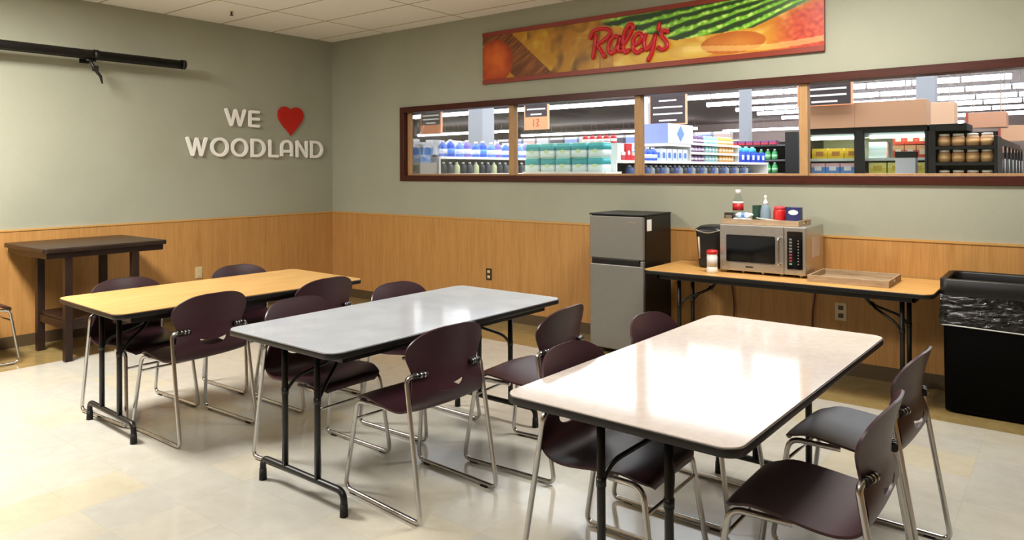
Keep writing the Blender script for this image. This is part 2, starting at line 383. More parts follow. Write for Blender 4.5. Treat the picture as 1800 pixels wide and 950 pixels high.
CHAIRS = [  # x, y, heading, label
    (4.700, -3.216, 176, 'maroon chair in full back view at the near right side of the grey table'),
    (4.880, -2.585, 184, 'maroon chair pulled back from the grey table, its seat showing, nearest the refrigerator'),
    (4.020, -3.235, 0, 'maroon chair tucked under the near end of the grey table on its left side'),
    (4.060, -2.560, 0, 'maroon chair at the far left side of the grey table, only its back top showing'),
    (3.055, -3.415, 181, 'maroon chair seen from behind at the near right side of the oak topped table'),
    (3.110, -2.665, 181, 'maroon chair at the far right side of the oak topped table, beside the grey table'),
    (2.510, -3.455, 2, 'maroon chair tucked under the oak table, in front of the dark wooden table'),
    (2.510, -2.670, 0, 'maroon chair at the far left side of the oak table'),
    (5.765, -3.245, 1, 'maroon chair under the near left corner of the off-white table, seat seen beneath the top'),
    (5.735, -2.520, 0, 'maroon chair back at the far left of the off-white table, before the refrigerator'),
    (6.430, -2.500, 177, 'maroon chair in side view at the right of the off-white table, nearer the trash can'),
    (6.455, -3.205, 180, 'maroon chair in side view in the bottom right corner, nearest the camera'),
    (.395, -3.765, 90, 'maroon chair by the left wall, cut off at the left edge of the photo'),
]
proto = make_chair()
for i, (x, y, a, lab) in enumerate(CHAIRS):
    c = proto if i == 0 else copy_tree(proto)
    c.location = (x, y, 0); c.rotation_euler.z = math.radians(a)
    tag(c, lab, 'chair', 'maroon stacking chairs')

# ------------------------------------------------------------------ folding tables
def folding_table(name, label, cx, cy, ang, L, W, top, inset=.137, th=.737, foot_half=.305, rc=.055, grp='folding tables', edge='black'):
    r = empty(name, (cx, cy, 0), ang)
    obj('tabletop', MB().rrect(-L/2+.003, L/2-.003, -W/2+.003, W/2-.003, th-.012, th, rc), top, r, .0015)
    obj('edge_band', MB().rrect(-L/2, L/2, -W/2, W/2, th-.030, th-.0045, rc), M[edge], r, .003)
    a = .055
    obj('apron', MB().box(-L/2+.10, L/2-.10, -W/2+a, -W/2+a+.02, th-.066, th-.029).box(-L/2+.10, L/2-.10, W/2-a-.02, W/2-a, th-.066, th-.029)
        .box(-L/2+.10, -L/2+.12, -W/2+a, W/2-a, th-.066, th-.029).box(L/2-.12, L/2-.10, -W/2+a, W/2-a, th-.066, th-.029), M['black'], r, .002)
    for e in (-1, 1):
        X = e*(L/2-inset); bz = .105
        for s in (-1, 1):
            obj('leg', MB().cyl((X, s*.122, bz), (X, s*.122, th-.03), .0145, n=14), M['black'], r)
        fp = fillet([(X, -foot_half, .02), (X, -foot_half, bz), (X, foot_half, bz), (X, foot_half, .02)], .075, 7)
        ft = obj('foot_bar', MB().tube(fp, .0150, 14), M['black'], r)
        for s in (-1, 1): obj('foot_cap', MB().cyl((X, s*foot_half, 0), (X, s*foot_half, .055), .0185, .0165, 14), M['rubber'], ft)
        xi = X-e*.20
        b = MB()
        for s in (-1, 1):
            b.tube(fillet([(X-e*.002, s*.122, .455), (X-e*.05, s*.11, .515), (xi+e*.02, s*.03, .575), (xi, 0, .60)], .05, 5), .0085, 8)
            b.cyl((X, s*.122, .445), (X, s*.122, .475), .0168, n=12)
        b.tube([(xi, 0, .585), (xi-e*.10, 0, th-.035)], .011, 8).box(xi-e*.13-.04, xi-e*.13+.04, -.05, .05, th-.036, th-.029)
        obj('brace', b, M['black'], r)
        obj('bracket', MB().box(X-.025, X+.025, -.17, .17, th-.05, th-.029), M['black'], r)
    return tag(r, label, 'table', grp)
folding_table('folding_table', 'folding table with a honey oak laminate top, leftmost of the three seating tables', 2.766, -3.067, 1.533, 1.621, .851, M['top_wood'])
folding_table('folding_table', 'folding table with a plain light grey laminate top, middle of the three seating tables', 4.329, -2.905, 1.559, 1.649, .807, M['top_grey'])
folding_table('folding_table', 'large off-white folding table, nearest the camera on the right', 6.017, -2.877, 1.549, 1.693, .813, M['top_white'], inset=.165)
folding_table('folding_table', 'oak topped folding table against the wall under the microwave', 5.49, -.372, 0, 1.908, .686, M['top_wood2'], inset=.20, foot_half=.26)

M['top_grey'].node_tree.nodes['Principled BSDF'].inputs['Specular IOR Level'].default_value = .5
M['top_white'].node_tree.nodes['Principled BSDF'].inputs['Specular IOR Level'].default_value = .36
# dark counter-height table by the left wall
t4 = empty('counter_table', (0, 0, 0))
obj('tabletop', MB().rrect(.06, .925, -3.44, -2.49, .862, .898, .03), M['dark_wood'], t4, .005)
obj('apron', MB().box(.085, .90, -3.415, -2.515, .815, .862), M['dark_wood'], t4, .004)
for lx, ly in ((.285, -3.245), (.865, -3.255), (.30, -2.755), (.87, -2.745)):
    obj('leg', MB().box(lx-.028, lx+.028, ly-.028, ly+.028, 0, .815), M['dark_wood'], t4, .004)
obj('shelf', MB().box(.27, .885, -3.25, -2.75, .305, .33).box(.285, .865, -3.262, -3.244, .245, .305).box(.285, .865, -2.756, -2.738, .245, .305).box(.27, .29, -3.24, -2.76, .245, .305).box(.862, .882, -3.24, -2.76, .245, .305), M['dark_wood'], t4, .003)
tag(t4, 'dark walnut counter-height table with a low shelf against the left wall', 'table')

# ------------------------------------------------------------------ refrigerator
rf = empty('refrigerator', (3.955, -.515, 0))
obj('cabinet', MB().box(0, .495, .035, .48, .025, 1.118), M['blackp'], rf, .006)
obj('top_panel', MB().box(-.004, .499, .004, .482, 1.118, 1.132), M['blackp'], rf, .004)
fz = obj('freezer_door', MB().box(.004, .491, 0, .032, .772, 1.112), M['steel_dark'], rf, .006)
dr = obj('refrigerator_door', MB().box(.004, .491, 0, .032, .045, .722).box(.462, .491, 0, .032, .722, .766), M['steel_dark'], rf, .006)
obj('handle_recess', MB().box(.02, .456, .012, .035, .724, .768).box(.02, .456, .002, .014, .752, .770), M['black'], rf, .003)
obj('badge', MB().box(.36, .43, -.002, .001, 1.062, 1.068), mat('badge_chrome', (210, 205, 195), .3, 1), fz)
st = obj('energy_sticker', MB().box(.4952, .4972, .055, .13, 1.0, 1.09), M['white'], rf)
obj('foot', MB().cyl((.04, .06, 0), (.04, .06, .03), .02).cyl((.455, .06, 0), (.455, .06, .03), .02).cyl((.04, .43, 0), (.04, .43, .03), .02).cyl((.455, .43, 0), (.455, .43, .03), .02), M['rubber'], rf)
tag(rf, 'small two door refrigerator, grey steel doors and black sides', 'refrigerator')

# ------------------------------------------------------------------ microwave
mw = empty('microwave_oven', (5.06, -.50, .737))
obj('cabinet', MB().box(0, .605, .018, .43, .018, .348), M['steel'], mw, .004)
d = obj('door', MB().box(.002, .458, -.006, .018, .02, .346), M['steel'], mw, .003)
obj('door_window', MB().rrect(.050, .400, 0, 1, 0, 1, .1), M['glassy'], d)
bpy.data.objects.remove(d.children[0])
obj('door_window', MB().prism(rr2(.050, .400, .085, .277, .010), -.009, -.005, 'y'), M['glassy'], d)
obj('window_trim', MB().box(.046, .404, -.010, -.005, .078, .084), M['chrome'], d)
obj('handle', MB().tube(fillet([(.432, -.006, .268), (.432, -.045, .268), (.432, -.045, .085), (.432, -.006, .085)], .015), .009), M['chrome'], d)
obj('badge', MB().prism(rr2(.19, .245, .047, .057, .004), -.008, -.005, 'y'), M['black'], d)
cp = obj('control_panel', MB().box(.461, .603, -.006, .018, .02, .346), M['steel'], mw, .003)
obj('touch_panel', MB().prism(rr2(.481, .584, .060, .318, .006), -.009, -.005, 'y'), M['glassy'], cp)
kc = [flat((120, 120, 118)), flat((150, 60, 66)), flat((90, 160, 140))]
for q in range(9): obj('key', MB().box(.496, .514, -.0105, -.0088, .258-.021*q, .270-.021*q), kc[0 if q < 5 else (1 if q < 8 else 2)], cp)
for q in range(9): obj('key', MB().box(.552, .560, -.0105, -.0088, .252-.020*q, .260-.020*q), kc[0], cp)
obj('panel_trim', MB().box(.483, .582, -.011, -.005, .052, .060), M['chrome'], cp)
obj('rating_label', MB().box(.6052, .6065, .14, .33, .13, .27), flat((196, 176, 160)), mw)
ft = MB()
for q in (.03, .16, .30, .43, .56): ft.cyl((q, .04, 0), (q, .04, .02), .012)
ft.cyl((.03, .38, 0), (.03, .38, .02), .012).cyl((.57, .38, 0), (.57, .38, .02), .012)
obj('foot', ft, M['chrome'], mw)
tag(mw, 'stainless steel commercial microwave with a black window on the oak table', 'microwave')

# ------------------------------------------------------------------ coffee maker, canister, trays
cm = empty('coffee_maker', (4.805, -.385, .737))
cb, cn_ = loft([(.028, .192, .03, .25, 0), (.020, .200, .02, .26, .008), (.018, .202, .018, .262, .03), (.006, .214, .004, .27, .24), (.004, .216, .002, .27, .275), (.008, .212, .008, .266, .300), (.03, .19, .03, .24, .318)], .045, MB())
cb.f.append(list(range(cn_))[::-1]); cb.f.append([len(cb.v)-cn_+q for q in range(cn_)]); cb.sm += [False]*2; cb.mi += [0]*2
obj('body', cb, M['blackp'], cm)
obj('handle', MB().tube(fillet([(.003, .06, .296), (.004, -.002, .292), (.11, -.006, .262), (.213, .000, .292), (.214, .06, .296)], .05, 6), .005, 8), M['chrome'], cm)
obj('level_strip', MB().tube([(.045, .012, .07), (.038, .005, .235)], .008, 8), mat('satin_strip', (190, 170, 150), .4), cm)
tag(cm, 'black rounded coffee maker with a silver arc handle left of the microwave', 'coffee maker')
cn = empty('wipes_canister', (5.030, -.575, .737))
obj('body', MB().lathe([(.036, 0), (.040, .004), (.040, .03), (.037, .04), (.037, .125), (.039, .135)], n=24), M['white'], cn)
obj('label_band', MB().lathe([(.0376, .045), (.0376, .12)], n=24), flat((205, 200, 196)), cn)
obj('lid', MB().lathe([(.040, .135), (.041, .150), (.036, .162), (.02, .166)], n=24), M['red'], cn)
tag(cn, 'white wipes canister with a red lid before the coffee maker', 'canister')
def tray(name, label, x0, x1, y0, y1, z, h, cut=False):
    r = empty(name, (x0, y0, z)); X = x1-x0; Y = y1-y0; w = .012
    obj('base', MB().box(w, X-w, w, Y-w, 0, .008), M['tray'], r)
    rim = MB().box(0, X, 0, w, 0, h).box(0, X, Y-w, Y, 0, h).box(0, w, w, Y-w, 0, h)
    if cut: rim.box(X-w, X, w, Y/2-.045, 0, h).box(X-w, X, Y/2+.045, Y-w, 0, h).box(X-w, X, Y/2-.045, Y/2+.045, 0, h*.35).box(X-w, X, Y/2-.045, Y/2+.045, h*.78, h)
    else: rim.box(X-w, X, w, Y-w, 0, h)
    obj('rim', rim, M['tray'], r, .0015)
    return tag(r, label, 'tray')
tray('wooden_tray', 'low wooden tray on top of the microwave, crowded with bottles and boxes', 5.045, 5.60, -.445, -.145, 1.085, .038, True)
tray('wooden_tray', 'empty weathered wooden tray lying right of the microwave on the table', 5.70, 6.19, -.60, -.20, .737, .044, True)
pp = obj('paper_sheet', MB().box(5.80, 6.03, -.50, -.36, .7455, .7475, .1), M['white']); tag(pp, 'white paper sheet lying in the empty wooden tray', 'paper')
TZ = 1.0935
r = empty('bottle', (5.115, -.285, TZ))
obj('body', MB().lathe([(.036, 0), (.040, .006), (.040, .15), (.036, .165), (.017, .200), (.014, .21)], n=22), M['clear'], r)
obj('label_band', MB().lathe([(.0404, .085), (.0404, .135)], n=22), M['red'], r)
obj('label_band', MB().lathe([(.0405, .135), (.0405, .150)], n=22), M['white'], r)
obj('cap', MB().lathe([(.019, .205), (.019, .235), (.016, .238)], n=18), M['white'], r)
tag(r, 'clear bottle with white cap and red label on the microwave tray', 'bottle')
r = obj('tea_box', MB().box(5.062, 5.128, -.42, -.375, TZ, TZ+.072).m(1).box(5.070, 5.118, -.4212, -.42, TZ+.02, TZ+.055), [flat((40, 32, 26)), flat((120, 110, 90))], None, .001); tag(r, 'small black carton at the left front of the microwave tray', 'box')
def pillow(name, label, cx, cy, z, sx, sy, h, a, b_):
    mb = MB(); n = 10; vs = []
    for s in (1, -1):
        for i in range(n+1):
            for j in range(n+1):
                u, v = -1+2*i/n, -1+2*j/n; hh = h/2*((1-u**4)*(1-v**4))**.5*(1+.15*math.sin(7*u+3*v))
                vs.append((cx+sx*u/2, cy+sy*v/2, z+h/2+s*hh))
    N = (n+1)**2
    for s in (0, 1):
        for i in range(n):
            for j in range(n):
                mb.cur = 1 if (4 <= i <= 5) else 0
                q = [i*(n+1)+j, (i+1)*(n+1)+j, (i+1)*(n+1)+j+1, i*(n+1)+j+1]
                mb.f.append([s*N+k for k in q]); mb.sm.append(True); mb.mi.append(mb.cur)
    mb.v = vs
    o = obj(name, mb, [flat(a), flat(b_)]); return tag(o, label, 'packet')
pillow('sugar_packet', 'white and blue crumpled packet lying lowest on the microwave tray', 5.175, -.385, TZ, .15, .09, .034, (232, 240, 244), (150, 190, 225))
pillow('sugar_packet', 'upper white and blue packet, heaped beside the bottle on the tray', 5.185, -.345, TZ+.036, .12, .07, .036, (226, 236, 242), (110, 150, 215))
r = obj('tea_box', MB().box(5.235, 5.275, -.32, -.24, TZ, TZ+.125), M['green'], None, .001); tag(r, 'dark green upright carton in the middle of the microwave tray', 'box')
r = empty('squeeze_bottle', (5.325, -.30, TZ))
obj('body', MB().lathe([(.036, 0), (.038, .01), (.036, .09), (.028, .12), (.014, .135)], n=20), mat('translucent_grey_plastic', (150, 172, 188), .25, trans=.35, ior=1.2), r)
obj('pump_head', MB().lathe([(.016, .132), (.018, .150), (.010, .160), (.006, .175), (.010, .182), (.011, .195), (.006, .202)], n=16), M['white'], r)
tag(r, 'translucent grey bottle with a white pump on the microwave tray', 'bottle')
r = empty('jar', (5.425, -.30, TZ))
obj('body', MB().lathe([(.040, 0), (.043, .008), (.043, .09), (.036, .102)], n=22), M['red'], r)
obj('lid', MB().lathe([(.038, .100), (.039, .118), (.02, .124)], n=22), flat((206, 60, 66)), r)
tag(r, 'red round jar with lid on the microwave tray', 'jar')
r = obj('carton', MB().box(5.385, 5.47, -.235, -.18, TZ, TZ+.115), flat((48, 36, 54)), None, .001); tag(r, 'dark carton standing behind the red jar', 'box')
r = empty('carton', (5.485, -.34, TZ))
obj('box', MB().box(0, .095, 0, .06, 0, .118), M['navy'], r, .001)
obj('label_oval', MB().prism([(.048+.034*math.cos(2*math.pi*k/20), .083+.018*math.sin(2*math.pi*k/20)) for k in range(20)], -.0012, .0002, 'y'), M['white'], r)
tag(r, 'navy blue carton with a white oval at the right of the microwave tray', 'box')
r = obj('notepad', MB().add([(5.30, -.44+.02, TZ+.045), (5.52, -.42, TZ+.024), (5.52, -.36, TZ+.004), (5.30, -.36, TZ+.03), (5.30, -.42, TZ+.038), (5.52, -.42, TZ+.012), (5.52, -.36, TZ+.012), (5.30, -.36, TZ+.038)],
    [(0, 1, 2, 3), (4, 5, 6, 7), (0, 1, 5, 4), (1, 2, 6, 5), (2, 3, 7, 6), (3, 0, 4, 7)]), M['white']); tag(r, 'thin white pad leaning in the microwave tray before the red jar', 'notepad')
# cords, outlets
r = obj('power_cord', MB().tube([(4.965, -.03, .735), (4.967, -.03, .60), (4.985, -.03, .40), (4.975, -.03, .2), (5.1, -.04, .012)], .006, 8), M['maroon_cord']); tag(r, 'dark red power cord hanging behind the oak table, nearer the refrigerator', 'cord')
r = obj('power_cord', MB().tube([(5.605, -.03, .735), (5.598, -.03, .6), (5.575, -.03, .42), (5.57, -.03, .2), (5.45, -.04, .012)], .006, 8), M['maroon_cord']); tag(r, 'dark red power cord hanging below the microwave beside the almond outlet', 'cord')
r = obj('power_cord', MB().tube([(.022, -2.66, .86), (.022, -2.66, .71)], .006, 8), M['black']); tag(r, 'short dark cord hanging on the left wall behind the dark table', 'cord')
def outlet(label, loc, rz, m_, plug=None, s=1):
    r = empty('wall_outlet', loc, rz)
    obj('plate', MB().prism(rr2(-.036*s, .036*s, -.058*s, .058*s, .005), -.006, 0, 'y'), m_, r, .001)
    for q in (-1, 1): obj('socket', MB().prism(rr2(-.016*s, .016*s, q*.026*s-.014*s, q*.026*s+.014*s, .006), -.0085, -.005, 'y'), plug or m_, r)
    return tag(r, label, 'outlet')
outlet('dark brown wall outlet low on the window wall near the corner', (2.466, -.012, .445), 0, M['brownplate'], M['almond'])
outlet('almond wall outlet under the oak table', (5.767, -.012, .452), 0, M['almond'], M['brownplate'], 1.1)
outlet('almond wall outlet on the left wall', (.012, -1.71, .452), math.pi/2, M['almond'], M['almond'])

# ------------------------------------------------------------------ trash can
tc = empty('trash_can', (6.455, -.515, 0))
TW, TD = .60, .46
mb, n = loft([(.03, TW-.03, .03, TD-.03, .01), (.015, TW-.015, .015, TD-.015, .012), (.008, TW-.008, .008, TD-.008, .70), (.008, TW-.008, .008, TD-.008, .78), (.02, TW-.02, .02, TD-.02, .78), (.03, TW-.03, .03, TD-.03, .08)], .05, MB())
mb.f.append(list(range(n))[::-1]); mb.sm.append(False); mb.mi.append(0); k = len(mb.v)-n; mb.f.append([k+i for i in range(n)]); mb.sm.append(False); mb.mi.append(0)
BK = mat('bin_black_plastic', (5, 5, 6), .65, spec=.08)
obj('bin_body', mb, BK, tc)
mb, n = loft([(-.004, TW+.004, -.004, TD+.004, .715), (-.006, TW+.006, -.006, TD+.006, .72), (-.006, TW+.006, -.006, TD+.006, .808), (.0, TW, 0, TD, .814), (.022, TW-.022, .022, TD-.022, .814), (.028, TW-.028, .028, TD-.028, .80), (.028, TW-.028, .028, TD-.028, .74)], .05, MB())
obj('rim', mb, M['blackp'], tc)
rings = []
for q in range(13):
    z = .72-.19*q/12; e = .003+.006*math.sin(q*1.9)**2; rings.append((.004-e, TW-.004+e, .004-e, TD-.004+e, z))
mb, n = loft(rings, .05, MB())
for i, v in enumerate(mb.v): # creases in the overhanging film
    k = i % n; mb.v[i] = (v[0]+.004*math.sin(k*2.1+v[2]*40), v[1]+.004*math.sin(k*1.7+v[2]*55), v[2]+(.012*math.sin(k*.9) if i >= n*12 else 0))
for i, v in enumerate(mb.v): mb.v[i] = (min(max(v[0], -.012), TW+.012), min(v[1], .003) if v[1] < .1 else v[1], v[2])
obj('liner', mb, M['liner'], tc)
obj('liner_hem', MB().tube([(x, y, .532+.010*math.sin(9*x)) for x, y in rr2(-.006, TW+.006, -.007, TD+.004, .05, 5)], .004, 6, True), mat('liner_hem_film', (190, 190, 184), .35), tc)
tag(tc, 'tall black trash can with a clear liner folded over, right of the oak table', 'trash can')

# ------------------------------------------------------------------ projection screen on the left wall
ps = empty('projection_screen', (.2, -1.95, 2.535))
obj('case', MB().cyl((0, -.02, 0), (0, -3.4, -.01), .040, n=18).tube([(0, -.03, -.03), (0, -3.4, -.04)], .016, 10), M['black'], ps)
obj('end_cap', MB().cyl((0, 0, 0), (0, -.035, 0), .047, n=18), M['blackp'], ps)
obj('collar', MB().cyl((0, -.80, 0), (0, -.84, 0), .044, n=18), M['blackp'], ps)
for yy in (-.84, -2.7): obj('wall_bracket', MB().box(-.2, -.02, yy-.012, yy+.012, -.012, .012).box(-.2, -.19, yy-.04, yy+.04, -.06, .06), M['black'], ps)
obj('pull_handle', MB().tube([(0, -.90, -.055), (0, -.82, -.055)], .010, 8).tube([(0, -.87, -.05), (0, -.83, -.13), (0, -.78, -.19), (0, -.765, -.255)], [.013, .016, .014, .007], 8).box(-.012, .012, -.845, -.80, -.15, -.10), M['black'], ps)
tag(ps, 'black rolled up projection screen high on the left wall', 'projection screen')

# ceiling sprinkler
sp = empty('fire_sprinkler', (.624, -1.702, H))
obj('escutcheon', MB().cyl((0, 0, -.006), (0, 0, 0), .018, n=16), M['almond'], sp)
obj('sprinkler_head', MB().cyl((0, 0, -.035), (0, 0, -.006), .008).cyl((0, 0, -.04), (0, 0, -.035), .018, n=12), mat('dark_brass', (70, 40, 26), .4, .8), sp)
tag(sp, 'small dark fire sprinkler on the ceiling', 'sprinkler')

# ------------------------------------------------------------------ wall lettering
def capsule(a, b_, w):
    d = (Vector(b_)-Vector(a)); L = d.length; d.normalize(); nn = Vector((-d.y, d.x)); p = []
    A, B = Vector(a), Vector(b_); k = .25
    for c, q in ((A, 1), (B, -1)):
        p += [c+nn*q*w/2*1.0-d*q*0, ] if False else []
    out = [A+nn*w/2, A+nn*w*.3-d*w*.35, A-nn*w*.3-d*w*.35, A-nn*w/2, B-nn*w/2, B-nn*w*.3+d*w*.35, B+nn*w*.3+d*w*.35, B+nn*w/2]
    return [(v.x, v.y) for v in out]
def ribbon(mb, pts, w, x0, x1, axis='x', closed=False):
    P = [Vector(p) for p in pts]; k = len(P); Lf, Rt = [], []
    for i in range(k):
        a = P[i-1] if (closed or i) else P[i]; c = P[(i+1) % k] if (closed or i < k-1) else P[i]
        if not closed and i == 0: a = P[0]*2-P[1]
        if not closed and i == k-1: c = P[-1]*2-P[-2]
        d1 = (P[i]-a).normalized(); d2 = (c-P[i]).normalized(); n = Vector((-(d1+d2).y, (d1+d2).x)).normalized()
        cs = max(.5, n.dot(Vector((-d1.y, d1.x)))); Lf.append(P[i]+n*w/2/cs); Rt.append(P[i]-n*w/2/cs)
    g = {'x': lambda p, a: (a, p.x, p.y), 'y': lambda p, a: (p.x, a, p.y)}[axis]
    b = len(mb.v)
    for i in range(k): mb.v += [g(Lf[i], x1), g(Rt[i], x1), g(Lf[i], x0), g(Rt[i], x0)]
    for i in range(k if closed else k-1):
        a, c = b+4*i, b+4*((i+1) % k)
        for f in ((a, a+1, c+1, c), (a+2, c+2, c+3, a+3), (a, c, c+2, a+2), (a+1, a+3, c+3, c+1)): mb.f.append(list(f)); mb.sm.append(False); mb.mi.append(mb.cur)
    if not closed:
        for a in (b, b+4*(k-1)): mb.f.append([a, a+1, a+3, a+2]); mb.sm.append(False); mb.mi.append(mb.cur)
    return mb
def arc(cx, cy, rx, ry, a0, a1, n=16): return [(cx+rx*math.cos(math.radians(a0+(a1-a0)*i/n)), cy+ry*math.sin(math.radians(a0+(a1-a0)*i/n))) for i in range(n+1)]
LW = .031
def letter(ch, y0, y1, z0, z1, label):
    mb = MB(); h = LW/2; a, b_, c, d_ = y0+h, y1-h, z0+h, z1-h; wd, ht = b_-a, d_-c; x0 = .010; dep = [.0]
    def seg(p, q): dep[0] += .0003; mb.prism(capsule(p, q, LW), x0, .034+dep[0], 'x')
    def rib(p, closed=False): dep[0] += .0003; ribbon(mb, p, LW, x0, .034+dep[0], 'x', closed)
    if ch == 'W':
        for p, q in (((0, 1), (.28, 0)), ((.28, 0), (.50, .97)), ((.50, .97), (.74, 0)), ((.74, 0), (1, 1))): seg((a+p[0]*wd, c+p[1]*ht), (a+q[0]*wd, c+q[1]*ht))
    elif ch == 'E':
        seg((a, c), (a, d_)); [seg((a, z), (b_, z)) for z in (c, (c+d_)/2, d_)]
    elif ch == 'O': rib(arc((a+b_)/2, (c+d_)/2, wd/2, ht/2, 0, 360, 36)[:-1], True)
    elif ch == 'D':
        r = ht/2; rib([(a, c), (a+.25*wd, c)]+arc(a+.35*wd, (c+d_)/2, .65*wd, ht/2, -90, 90, 18)+[(a+.25*wd, d_), (a, d_)], True)
    elif ch == 'L': seg((a, d_), (a, c)); seg((a, c), (b_, c))
    elif ch == 'A': rib([(a, c)]+[(a, c+.55*ht)]+arc((a+b_)/2, c+.62*ht, wd/2, .38*ht, 180, 0, 16)+[(b_, c+.55*ht), (b_, c)]); seg((a, c+.33*ht), (b_, c+.33*ht))
    elif ch == 'N': seg((a, c), (a, d_)); seg((a, d_), (b_, c)); seg((b_, c), (b_, d_))
    # stand-off pins carry the letter just off the wall
    pins = MB()
    for yy in (a, b_):
        if ch in 'OW': yy = (a+b_)/2+(yy-(a+b_)/2)*.98
        zz = (c+d_)/2 if ch in 'ODE' else (d_-.004 if ch in 'WLN' and yy < (a+b_)/2 else (d_-.004 if ch == 'W' else c+.004))
        if ch == 'A': zz = c+.004
        if ch == 'E' and yy > (a+b_)/2: zz = c
        pins.cyl((0, yy, zz), (.012, yy, zz), .004, n=8)
    r = empty('wall_letter', (0, 0, 0)); obj('letter_face', mb, M['letter'], r); obj('pin', pins, M['black'], r)
    return tag(r, label, 'letter', 'raised white letters on the left wall')
letter('W', -1.425, -1.175, 1.966, 2.16, 'white raised letter W that starts the upper line')
letter('E', -1.141, -1.005, 1.966, 2.15, 'white raised letter E beside the red heart')
for ch, a, b_, lab in (('W', -1.849, -1.618, 'white raised letter W that starts the lower line'), ('O', -1.583, -1.380, 'first white raised letter O in the lower line'), ('O', -1.352, -1.153, 'second white raised letter O in the lower line'),
        ('D', -1.116, -.938, 'white raised letter D in the middle of the lower line'), ('L', -.897, -.768, 'white raised letter L in the lower line'), ('A', -.744, -.583, 'white raised letter A with a rounded top'),
        ('N', -.539, -.380, 'white raised letter N in the lower line'), ('D', -.342, -.161, 'white raised letter D that ends the lower line')):
    letter(ch, a, b_, 1.640, 1.843, lab)
hp = []
hc, hw = -.599, .172
for (p0, p1, p2, p3) in (((0, 1.892), (-.03, 1.94), (-.172, 2.04), (-.172, 2.125)), ((-.172, 2.125), (-.172, 2.235), (-.03, 2.25), (0, 2.175))):
    for i in range(14):
        t_ = i/14; a = [(1-t_)**3*p0[k]+3*(1-t_)**2*t_*p1[k]+3*(1-t_)*t_*t_*p2[k]+t_**3*p3[k] for k in (0, 1)]; hp.append((a[0], a[1]))
hp.append((0, 2.175)); hp = [(hc+a, b_) for a, b_ in hp]+[(hc-a, b_) for a, b_ in hp[1:-1][::-1]]
hr = obj('heart_sign', MB().prism(hp, 0, .022, 'x'), M['heart'], None, .003); tag(hr, 'red heart mounted above the white lettering', 'heart')

# ------------------------------------------------------------------ printed banner
BX0, BX1, BZ0, BZ1 = 2.406, 5.668, 2.348, 2.862
def lerp(a, b_, t_): t_ = min(1, max(0, t_)); return tuple(a[i]+(b_[i]-a[i])*t_ for i in range(3))
from mathutils import noise as mn
def nz(x, y, s, seed=0): return .5+.5*mn.noise(Vector((x*s+seed*17.3, y*s+seed*5.1, seed*3.7)))
def art(u, v):
    x = u*6.2; y = v      # x in banner heights
    g = nz(x, y, 2.2, 1); h = nz(x, y, 6, 2); k = nz(x, y, 15, 3)
    c = lerp((196, 146, 34), (168, 112, 22), g*1.2-.1)
    c = lerp(c, (210, 176, 60), (h-.55)*2)
    # pale veined leaf shapes between the grain and the lettering
    if .17 < u < .42:
        q = math.sin(x*7+y*5*math.sin(x*2)+5*g); c = lerp(c, (104, 70, 18), max(0, (abs(q)-.72)*3)*max(0, h*2-.5)); c = lerp(c, (214, 178, 66), max(0, .25-abs(q))*2*h)
    # sheaf of grain, dark brown diagonal
    dd = abs((x-.78)*.8+(y-.45)*.75)
    if dd < .34 and u < .26: c = lerp((88, 46, 18), (168, 104, 46), nz((x*.8-y)*2, (x+y)*.3, 7, 4)*1.3-.2)
    # big tomato at the left
    e = math.hypot((x-.30)/.42, (y-.40)/.50)
    if e < 1: c = lerp((216, 104, 36), (150, 50, 18), e*e+.9*(g-.5)+.6*(h-.5))
    # warm squash and gourds along the bottom right
    lo = .90-.26*(u-.43)/.10 if u < .53 else (.64-.28*(u-.53)/.11 if u < .64 else (.36+.06*(u-.64)/.2 if u < .84 else .42+.42*(u-.84)/.16))
    if u > .46 and y < lo+.03:
        c = lerp((222, 186, 58), (196, 128, 38), g*1.5-.3+max(0, (u-.66)*2))
        c = lerp(c, (236, 214, 120), max(0, (h-.55)*2.5))
        for (sx, sy, rx, ry, ca, cb) in ((.575, .22, .42, .22, (226, 196, 66), (206, 160, 38)), (.69, .16, .42, .16, (228, 200, 96), (206, 160, 62)), (.79, .22, .50, .20, (206, 132, 54), (184, 100, 36))):
            e = math.hypot((x-sx*6.2)/rx, (y-sy)/ry)
            if e < 1: c = lerp(ca, cb, e+.5*(h-.5))
        if u > .87: c = lerp(c, lerp((206, 84, 50), (160, 44, 26), k*1.6-.3), min(1, (u-.87)*14)*min(1, max(0, (lo-y+.12)*4)))
        if abs(y-.14-.06*math.sin(x*2)) < .05 and u > .66: c = lerp(c, (240, 206, 130), .5)
    elif u > .42 and y >= lo-.02:
        # crop rows fanning toward the upper right
        ang = math.degrees(math.atan2(1.2-y, (1.09-u)*2.3)); q = ang/8.2+.30*(h-.5)+.16*(k-.5)
        s = .5+.5*math.cos(q*2*math.pi)
        c0 = c; c = lerp((40, 66, 30), (116, 186, 48), (s-.34)*3+1.6*(k-.5)); c = lerp(c, (204, 234, 120), (s*k-.42)*4.5)
        if u > .84: c = lerp(c, (206, 218, 196), (u-.84)*3.2*(1-s*.8))
        c = lerp(c0, c, (u-.42)*16+(h-.5)*1.5+(y-.6)*1.2)
    return c
NX, NZ = 620, 84; vs = []; cols = []
for j in range(NZ+1):
    for i in range(NX+1):
        u, v = i/NX, j/NZ; vs.append((BX0+.004+(BX1-BX0-.008)*u, -.0262, BZ0+.040+(BZ1-BZ0-.080)*v)); cols += [*lin(art(u, v)), 1]
bn = empty('wall_banner', (0, 0, 0))
o = obj('printed_panel', MB().add(vs, [(j*(NX+1)+i, j*(NX+1)+i+1, (j+1)*(NX+1)+i+1, (j+1)*(NX+1)+i) for j in range(NZ) for i in range(NX)]), M['white'], bn)
at = o.data.color_attributes.new('print', 'FLOAT_COLOR', 'POINT'); at.data.foreach_set('color', cols)
